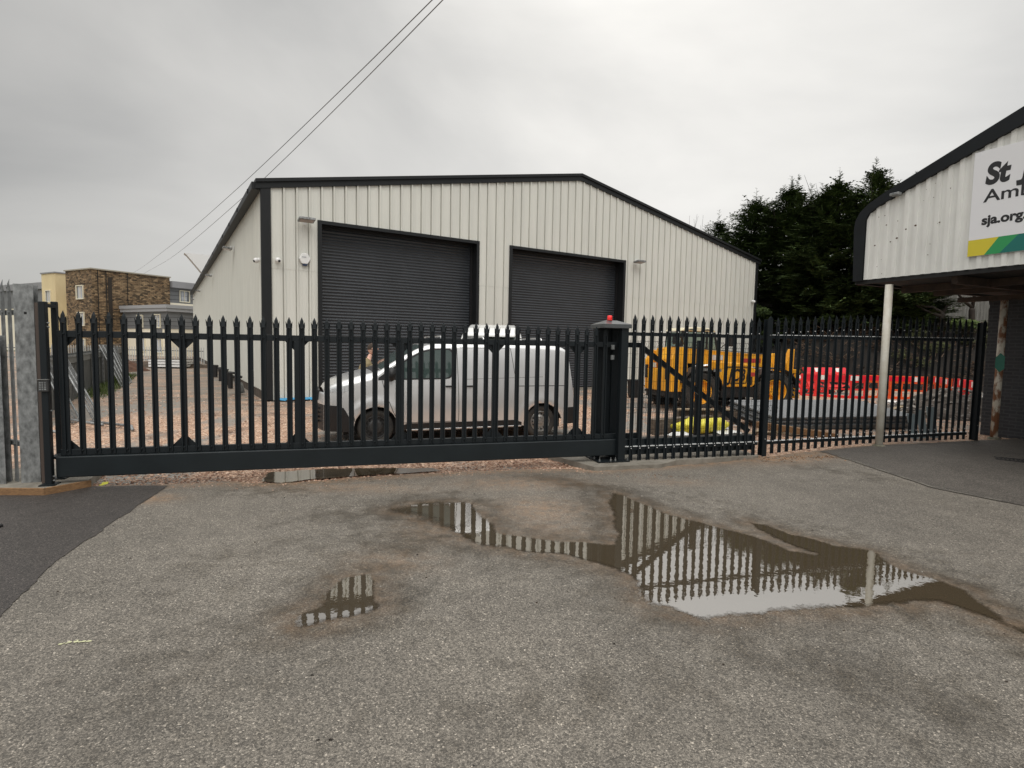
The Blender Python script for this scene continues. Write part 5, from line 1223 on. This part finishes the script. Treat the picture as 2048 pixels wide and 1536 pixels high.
# rust spots and chips in the sheet coating
b=MB(); rn=random.Random(8)
for k in range(75):
    s=rn.uniform(-.45,4.5); z=rn.uniform(3.3,zin(s)-.1); r=rn.choice((.006,.009,.012,.018))*rn.uniform(.7,1.2); n=7
    if 1.15<s<3.7 and 3.38<z<5.15: continue
    b.add([(s+r*math.cos(q*.9),-.0295,z+r*.8*math.sin(q*.9)) for q in range(n)],[tuple(range(n))])
b.build('rust_spot',mat('rust_chip',(.09,.06,.04),.9),cb)
# outer roof edge
inn=[(-.49,3.22),(-.49,4.33),(-.46,4.43),(-.40,4.50),(-.30,4.555),(-.13,4.63),(1.83,5.34),(RI,zin(RI))]
ou=[(-.66,3.22),(-.70,4.22),(-.68,4.38),(-.60,4.53),(-.44,4.66),(-.18,4.79),(1.83,5.60),(RI,zin(RI)+.26)]
inn+= [(2*RI-s,z) for s,z in reversed(inn[:-1])]; ou+= [(2*RI-s,z) for s,z in reversed(ou[:-1])]
b=MB()
for i in range(len(inn)-1):
    q=[inn[i],inn[i+1],ou[i+1],ou[i]]
    b.add([(s,-.07,z) for s,z in q]+[(s,.05,z) for s,z in q],[(0,1,2,3),(7,6,5,4),(0,4,5,1),(2,6,7,3)])
M['blacktrim']=mat('black_roof_edging',(.006,.008,.010),.55,spec=.25,var=.2,vscale=3)
b.build('roof_edging',M['blacktrim'],cb)
b=MB(); DP=14
for i in range(len(ou)-1):
    (a,za),(c,zc)=ou[i],ou[i+1]
    b.add([(a,.05,za-.01),(c,.05,zc-.01),(c,DP,zc-.01),(a,DP,za-.01),(a*1+.0,.05,za-.04),(c,.05,zc-.04),(c,DP,zc-.04),(a,DP,za-.04)],[(3,2,1,0),(4,5,6,7)])
b.build('roof',mat('dark_roof_sheet',(.03,.033,.036),.6),cb)
b=MB(); b.box(-.66,SX+.66,.0,.10,3.165,3.235); b.box(-.66,-.56,.10,DP,3.165,3.235); b.box(-.555,SX+.6,.101,DP,3.20,3.225)
b.build('soffit',mat('dark_soffit',(.008,.008,.008),.8,var=.3,vscale=2),cb)
b=MB()
for w_ in (1.2,2.3): b.box(-.5,SX+.5,w_,w_+.08,3.06,3.189)
b.box(-.58,6,3.34,3.44,2.98,3.08)
b.box(.9,1.0,.2,3.3,3.05,3.188); b.box(2.6,2.7,.2,3.3,3.05,3.188)
b.build('beam',mat('rusty_beam',(.07,.045,.032),.85,col2=(.035,.025,.02),vscale=6),cb)
b=MB(); b.cbox(.0,.16,-.18,-.07,4.68,4.73,.008); b.build('end_bracket',M['galv'],cb)
def pole(label,x,y,rust,h):
    z=zg(x,y); t=thing('steel_pole',label,'pole',(x,y,z),0,'white canopy poles')
    b=MB(); b.tube([(0,0,-.02),(0,0,h-z)],.062,24); b.build('shaft',rust,t,smooth=True)
    b=MB(); b.lathe([(0,-.01),(.11,-.01),(.095,.02),(.066,.035)],20); b.build('footing',mat('stained_footing',(.20,.19,.15),.9,col2=(.08,.08,.05),vscale=9),t)
wp=mat('white_pole_paint',(.62,.61,.55),.5,col2=(.50,.46,.38),vscale=5,bump=.1,bscale=30)
rp_=mat('rusty_pole_paint',(.60,.56,.48),.6,col2=(.20,.09,.045),vscale=3.2,detail=8,stretch=(2,2,1))
r_=[n for n in rp_.node_tree.nodes if n.type=='VALTORGB'][0]; r_.color_ramp.elements[0].position=.46; r_.color_ramp.elements[1].position=.55
pole('clean white pole standing nearer the camera under the canopy corner',6.65,9.90,wp,3.06)
pole('rust streaked white pole with the green sign, beside the brick wall',9.70,11.02,rp_,2.95)
b=MB(); b.prism([(-.07,-.10),(0,-.19),(.07,-.12),(.07,.12),(0,.19),(-.07,.10)],.012,'y',-.006)
tag(b.build('green_sign',mat('green_sign_face',(.0,.13,.085),.4),loc=(9.655,10.965,1.70),rotz=R(-41)),'small green six sided sign on the rust streaked pole','sign')
b=MB(); b.box(-.28,9,4.0,4.3,-.1,3.06); bw=b.build('brick_wall',M['darkbrick'],cb); uvwall(bw)
b=MB(); b.box(-.29,-.28+.005,4.301,DP,-.1,3.0); bw=b.build('brick_wall',M['darkbrick'],cb); uvwall(bw)
b=MB(); b.box(.55,1.6,3.97,3.999,.1,2.3); b.build('door',mat('dark_door',(.01,.01,.012),.5),cb)
# sign board
SG=thing('sign_board','white ambulance sign board with black lettering and a yellow and green band','sign',((CP[0]+1.235*math.cos(CA))*KC,(CP[1]+1.235*math.sin(CA))*KC,EYE*(1-KC)),CA); SG.scale=(KC,KC,KC)
b=MB(); b.box(0,2.45,-.052,-.032,3.44,5.09); b.build('board',mat('sign_white',(.72,.72,.74),.35),SG,bevel=.003)
def band(pts,c,n): b=MB(); b.add([(s,-.0535,z) for s,z in pts],[tuple(range(len(pts)))]); b.build('colour_band',mat(n,c,.4),SG,clean='keep')
zb,zt_=3.442,3.70
band([(0,zb),(.23,zb),(.41,zt_),(0,zt_)],(.60,.50,.03),'band_yellow'); band([(.23,zb),(.43,zb),(.66,zt_),(.41,zt_)],(.02,.27,.08),'band_green'); band([(.43,zb),(.9,zb),(1.1,zt_),(.66,zt_)],(.0,.13,.11),'band_teal')
band([(.9,zb),(1.5,zb),(1.7,zt_),(1.1,zt_)],(.02,.27,.08),'band_green'); band([(1.5,zb),(2.45,zb),(2.45,zt_),(1.7,zt_)],(.60,.50,.03),'band_yellow')
ink=mat('sign_ink',(.010,.010,.012),.4)
def sgtext(s,size,x,z,width,off=0,shear=0,sp=1):
    o=textmesh('lettering',s,size,ink,SG,.0012,shear,off,sp,width); o.rotation_euler=(R(90),0,0); o.location=(x,-.0535,z); return o
sgtext('St',.44,.175,4.555,.325,.020,.12); sgtext('John',.44,.575,4.555,.92,.020,.12)
sgtext('Ambulance',.27,.165,4.275,1.44,.003,0)
sgtext('sja.org.uk',.20,.165,3.925,.79,.0075,0)

# ------------------------------------------------------------------ bank, boundary boards, trees
def bankz(x,y):
    ax=.0; d=(y-(25.2-.22*(x-12)))/4.2; d=min(1,max(0,d)); s=d*d*(3-2*d); q=min(1,max(0,(x-12.6)/4.0)); return s*(1.2+1.9*q)
b=MB(); xs=[11+.5*i for i in range(64)]; ys=[20+.4*i for i in range(56)]; vs=[]
for x in xs:
    for y in ys: z=bankz(x,y); vs.append((x,y,z-.10+(.25*mnoise.noise(Vector((x*.8,y*.8,0)))+.1*mnoise.noise(Vector((x*2.5,y*2.5,3))))*min(1,z*2)+(.05 if z>0 else 0)))
n=len(ys); b.add(vs,[(i*n+j,(i+1)*n+j,(i+1)*n+j+1,i*n+j+1) for i in range(len(xs)-1) for j in range(n-1)])
tag(b.build('bank',mat('leafy_earth',(.013,.009,.006),.95,col2=(.006,.005,.004),vscale=3,bump=.8,bscale=9)),kind='structure')
def leafcloud(name,label,spots,n,size,m,seed,kind='stuff',cat='undergrowth'):
    rn=random.Random(seed); vs=[];fs=[];T=[]
    for i in range(n):
        x,y,z,r=rn.choice(spots); 
        while True:
            u=Vector((rn.uniform(-1,1),rn.uniform(-1,1),rn.uniform(-1,1)))
            if u.length<1: break
        p=Vector((x,y,z))+Vector((u.x*r,u.y*r,u.z*r*.6)); a=Vector((rn.gauss(0,1),rn.gauss(0,1),rn.gauss(0,.6))).normalized(); c=a.orthogonal().normalized(); s=size*rn.uniform(.5,1.4); k=len(vs)
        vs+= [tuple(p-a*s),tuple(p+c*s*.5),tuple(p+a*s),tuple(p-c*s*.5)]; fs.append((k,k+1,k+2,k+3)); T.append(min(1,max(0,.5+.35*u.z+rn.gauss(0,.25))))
    me=bpy.data.meshes.new(name); me.from_pydata(vs,[],fs); me.materials.append(m); a=me.attributes.new('tone','FLOAT','FACE'); a.data.foreach_set('value',T); me.update()
    o=bpy.data.objects.new(name,me); COL.objects.link(o); return tag(o,label,cat,kind=kind)
rn=random.Random(11)
sp=[(x,25.2-.22*(x-12)+rn.uniform(.6,5),0,rn.uniform(.3,.6)) for x in [rn.uniform(14,30) for _ in range(130)]]; sp=[(x,y,bankz(x,y)+.1,r) for x,y,_,r in sp]
leafcloud('leaf_litter','brown dead leaves and bramble covering the earth bank behind the barriers',sp,9000,.07,M['ivy'],1)
sp=[(x,y,bankz(x,y)+.15,r) for x,y,r in [(rn.uniform(18,26),rn.uniform(25.4,28.2),rn.uniform(.3,.6)) for _ in range(34)]]
leafcloud('brambles','dull green brambles along the top of the bank below the board fence',sp,8000,.06,M['bramble'],2)
leafcloud('fern','bright green fern clump on top of the bank, right of the white pole','x' and [(20.9,26.0,3.25,.45),(21.3,25.9,3.2,.4)],900,.07,M['fern'],3,None,'fern')
leafcloud('bush','light green bush low on the bank next to the end of the palisade',[(20.0,22.4,1.3,.5),(20.5,22.6,1.7,.45),(19.6,22.2,1.0,.4)],1300,.06,M['fern'],4,None,'bush')
# twigs and fallen branches on the bank
b=MB(); rn=random.Random(21)
for i in range(170):
    x=rn.uniform(13.5,25); y=25.2-.22*(x-12)+rn.uniform(0,3.5); z=bankz(x,y)+.05; a=rn.uniform(0,6.28); l_=rn.uniform(.3,1.3); up=rn.uniform(.0,.8)
    b.tube([(x,y,z),(x+l_*.5*math.cos(a),y+l_*.3*math.sin(a),z+up*l_*.6),(x+l_*math.cos(a),y+l_*.6*math.sin(a),z+up*l_)],.014,4,False,.004)
tag(b.build('fallen_twigs',mat('dead_twigs',(.16,.11,.075),.9)),'thin dead twigs and prunings tangled over the bank','twigs',kind='stuff')
def stump(label,x,y,segs,r):
    z=bankz(x,y)-.1; t=thing('pruned_tree',label,'tree',(x,y,z),0)
    b=MB(); b.tube([(0,0,0),(.04,.02,.5),(-.02,.0,1.1),segs[0][0]],r,9,True,r*.75); b.build('trunk',M['bark'],t,smooth=True)
    for sgs in segs: b=MB(); b.tube(sgs,r*.55,7,True,r*.2); b.build('limb',M['bark'],t,smooth=True)
stump('short pollarded stump with a bare limb reaching left, right of the white pole',20.5,26.6,[[(.0,0,1.15),(-.45,.1,1.45),(-.85,0,1.45),(-1.35,.1,1.6)],[(0,0,1.15),(.25,.1,1.5),(.55,.1,1.62)],[(-.05,0,1.0),(-.7,.1,1.25),(-1.3,0,1.5)]],.15)
stump('upright trunk with one limb cut off to the left, between stump and brick wall',21.9,26.6,[[(0,0,1.2),(.08,0,2.2),(.1,0,3.4)],[(0,0,1.25),(-.35,.1,1.55),(-.75,0,1.9),(-1.2,.1,2.15)]],.15)
stump('forked leaning trunk nearest the brick wall on top of the bank',22.75,26.5,[[(0,0,1.2),(-.2,0,1.8),(-.45,0,2.6)],[(.05,0,1.2),(.3,0,2.0),(.5,0,3.0)]],.13)
t=thing('board_fence','tall weathered grey board fence standing on top of the bank','fence',(14,32.5,1.0),R(-15))
b=MB(); rn=random.Random(5); x=0
while x<24: w_=rn.uniform(.12,.15); b.box(x,x+w_-.012,rn.uniform(-.012,0),.02,.0,4.35+rn.uniform(-.05,.05)); x+=w_
b.build('boards',mat('grey_boards',(.21,.20,.185),.85,col2=(.10,.10,.085),vscale=3,stretch=(5,5,.4)),t)
b=MB(); b.box(0,24,.021,.09,.8,.9); b.box(0,24,.021,.09,3.6,3.7); b.build('rail',M['oldwood'],t)

def conifer_mesh(H,Rb,seed,nb=330,z0=.12):
    rn=random.Random(seed); vs=[];fs=[];T=[]; tr=MB(); tr.tube([(0,0,-.3),(.05,.03,H*.4),(0,.0,H*.75),(.02,0,H*.97)],.22,9,True,.02)
    leaders=[(0,0,H*1.03,1.0)]+[(rn.uniform(-1,1)*Rb*.55,rn.uniform(-1,1)*Rb*.55,H*rn.uniform(.86,1.0),rn.uniform(.35,.6)) for _ in range(9)]
    def spray(p,d,l,tone):
        # flat fan of scale foliage: a stem blade with short side blades
        d=d.normalized(); s=d.cross(Vector((0,0,1))); s=s.normalized() if s.length>.05 else Vector((1,0,0)); up=Vector((0,0,1))
        for k in range(5):
            t=(k+.3)/5; base=p+d*l*t+up*(-.10*l*t*t); sd_=1 if k%2 else -1
            tip=base+(d*.55+s*sd_*.75+up*rn.uniform(-.25,.25)).normalized()*l*.42*(1.1-t*.6); wv=(tip-base).cross(up+s*.3*rn.uniform(-1,1)); wv=wv.normalized()*l*.10 if wv.length>0 else s*.03
            i=len(vs); vs.extend([tuple(base-wv*.4),tuple((base+tip)/2+wv),tuple(tip),tuple((base+tip)/2-wv)]); fs.append((i,i+1,i+2,i+3)); T.append(tone+rn.gauss(0,.12))
        i=len(vs); e=p+d*l+up*(-.08*l); w2=s*l*.06+up*l*.03; vs.extend([tuple(p-w2),tuple(p+w2),tuple(e+w2*.2),tuple(e-w2*.2)]); fs.append((i,i+1,i+2,i+3)); T.append(tone)
    for i in range(nb):
        t=rn.random()**.85; z=H*(z0+(1-z0)*t); rad=Rb*min(1,(1.03-t)**.85*1.45)*rn.uniform(.72,1.15)*(1 if t<.93 else .6); a=rn.uniform(0,2*math.pi)
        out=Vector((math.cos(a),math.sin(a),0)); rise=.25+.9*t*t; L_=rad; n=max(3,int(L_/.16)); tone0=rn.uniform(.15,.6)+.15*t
        clump=rn.uniform(.8,1.25)
        for k in range(n):
            q=(k+.6)/n
            if q<.22: continue
            p=Vector((0,0,z-.25))+out*L_*q+Vector((0,0,rise*L_*q*q*.6-.10*L_*q)); 
            for m_ in range(2 if q<.6 else 3):
                dd=(out*(.5+.5*q)+Vector((rn.gauss(0,.5),rn.gauss(0,.5),rn.gauss(.10+.25*t,.22))))
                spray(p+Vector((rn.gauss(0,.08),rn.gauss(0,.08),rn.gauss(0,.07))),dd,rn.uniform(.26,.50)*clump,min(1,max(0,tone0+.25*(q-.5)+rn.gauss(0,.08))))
        if i%3==0: tr.tube([(0,0,z-.3),tuple(Vector((0,0,z-.28))+out*L_*.55),tuple(Vector((0,0,z-.25))+out*L_*.95+Vector((0,0,rise*L_*.5)))],.03,5,False,.006)
    for (lx,ly,lz,sc_) in leaders:
        tr.tube([(lx*.6,ly*.6,lz-1.8*sc_-.5),(lx,ly,lz+.45)],.02,5,False,.005)
        for k in range(int(34*sc_)+12):
            q=rn.random(); zz=lz+.45-q*2.3*sc_; r=.05+.6*q*sc_; a=rn.uniform(0,6.28); d=Vector((math.cos(a),math.sin(a),rn.uniform(.3,1.1)))
            spray(Vector((lx,ly,zz)),d,.10+r*.7,rn.uniform(.3,.8))
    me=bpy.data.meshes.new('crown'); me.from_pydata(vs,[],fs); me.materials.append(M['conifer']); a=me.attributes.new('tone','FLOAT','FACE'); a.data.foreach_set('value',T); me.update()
    return me,tr.mesh('trunk',M['bark'])
proto=[conifer_mesh(8.6,2.5,31,540),conifer_mesh(8.6,2.4,47,500),conifer_mesh(8.6,1.3,77,330)]
TREES=[(13.1,36.2,10.1,2,.95,'slim conifer peeping over the right end of the warehouse roof'),
 (14.5,34.0,10.9,0,1,'tall conifer nearest the warehouse corner'),(15.9,32.6,11.25,1,1,'second tall conifer from the warehouse corner'),
 (16.9,31.2,10.5,2,1.35,'narrower conifer in the middle of the row'),(17.2,30.1,11.0,0,.95,'conifer with the twin tips left of the canopy edge'),
 (18.4,29.0,11.2,1,.8,'tallest conifer with a single spire just left of the canopy edge'),(19.7,28.6,9.0,0,.8,'conifer half hidden by the canopy edge'),
 (20.6,30.0,7.6,1,.8,'lower conifer behind the white pole, under the canopy')]
for i,(x,y,zt,k,s,lb) in enumerate(TREES):
    cm,tm=proto[k]; z0=min(bankz(x,y),2.2); t=thing('conifer',lb,'tree',(x,y,z0),i*1.3,'conifers along the bank')
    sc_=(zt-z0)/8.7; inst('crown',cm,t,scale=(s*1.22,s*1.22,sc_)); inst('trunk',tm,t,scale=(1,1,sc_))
b=MB()
for (bx,by) in ((11.7,37.5),(12.4,38)):
    for k in range(9): b.tube([(bx,by,5),(bx+rn.uniform(-.2,.2),by,8),(bx+rn.uniform(-.9,.9),by,rn.uniform(9.6,10.9))],.03,4,False,.006)
tag(b.build('bare_tree',M['bark'],smooth=True),'leafless thin tree just showing over the right slope of the warehouse roof','tree')
# low boughs filling the gaps of the hedge near the ground
rn=random.Random(9); 
def bough(label,x,y,z,s,seed):
    rn=random.Random(seed); sp=[(x+rn.uniform(-1,1)*s,y+rn.uniform(-.6,.6),z+rn.uniform(-.8,.8)*s*.7,rn.uniform(.3,.6)) for _ in range(16)]
    return leafcloud('laurel_bush',label,sp,4200,.085,M['conifer'],seed,None,'bush')
bough('dark evergreen bush at the foot of the conifers next to the warehouse corner',15.2,31.0,3.2,1.9,1); bough('dark evergreen bush in the middle below the conifers',17.6,28.8,3.6,1.8,2); bough('dark evergreen bush under the canopy edge, left of the board fence',19.3,27.6,4.0,1.2,3)

# ------------------------------------------------------------------ overhead cables
def cable(label,pts,r=.018):
    # smooth curve through surveyed points
    P=[Vector(p) for p in pts]; out_=[]
    for i in range(len(P)-1):
        p0=P[max(i-1,0)];p1=P[i];p2=P[i+1];p3=P[min(i+2,len(P)-1)]
        for k in range(8):
            t=k/8; out_.append(.5*((2*p1)+(p2-p0)*t+(2*p0-5*p1+4*p2-p3)*t*t+(3*p1-p0-3*p2+p3)*t**3))
    b=MB(); b.tube(out_+[P[-1]],r,6); tag(b.build('overhead_cable',mat('cable_grey',(.20,.20,.205),.6),smooth=True),label,'cable','overhead cables')
def sag(a,c,s,n=10): return [(a[0]+(c[0]-a[0])*i/n,a[1]+(c[1]-a[1])*i/n,a[2]+(c[2]-a[2])*i/n-4*s*(i/n)*(1-i/n)) for i in range(n+1)]
cable('upper of the two overhead cables, left of the other all along',[(-62,90,11.95),(-46.57,70.07,10.75),(-34,53.8,10.0),(-22.66,39.2,9.44),(-14.86,29.13,9.2),(-9.97,22.81,9.12),(-4.67,15.97,9.13),(-1.84,12.32,9.18),(-.2,10.2,9.22),(4,4.8,9.4)],.012)
cable('lower of the two overhead cables, passing behind the warehouse corner',[(-61,90,11.4),(-45,69.1,10.28),(-34,54.8,9.5),(-24.43,42.22,9.05),(-13.24,27.6,8.9),(-9.2,22.32,8.93),(-4.88,16.68,9.08),(-1.65,12.46,9.25),(-.1,10.4,9.33),(4,5.0,9.6)],.012)
# drain grate under the canopy and a cover strip at the left edge
t=thing('drain_grate','dark slotted drain grate in the asphalt under the canopy','drain',(7.9,8.9,zg(7.9,8.9)+.008),R(-38))
b=MB()
for k in range(9): b.box(k*.05,k*.05+.025,-.12,.12,0,.008)
b.box(-.02,.46,-.14,-.121,0,.008); b.box(-.02,.46,.121,.14,0,.008); b.build('bars',M['black'],t)
b=MB(); b.cbox(-5.45,-4.95,5.15,5.30,.0,.035,.01); tag(b.build('rubber_strip',M['black'],rotz=0),'black rubber strip lying on the dark asphalt at the left edge','strip')
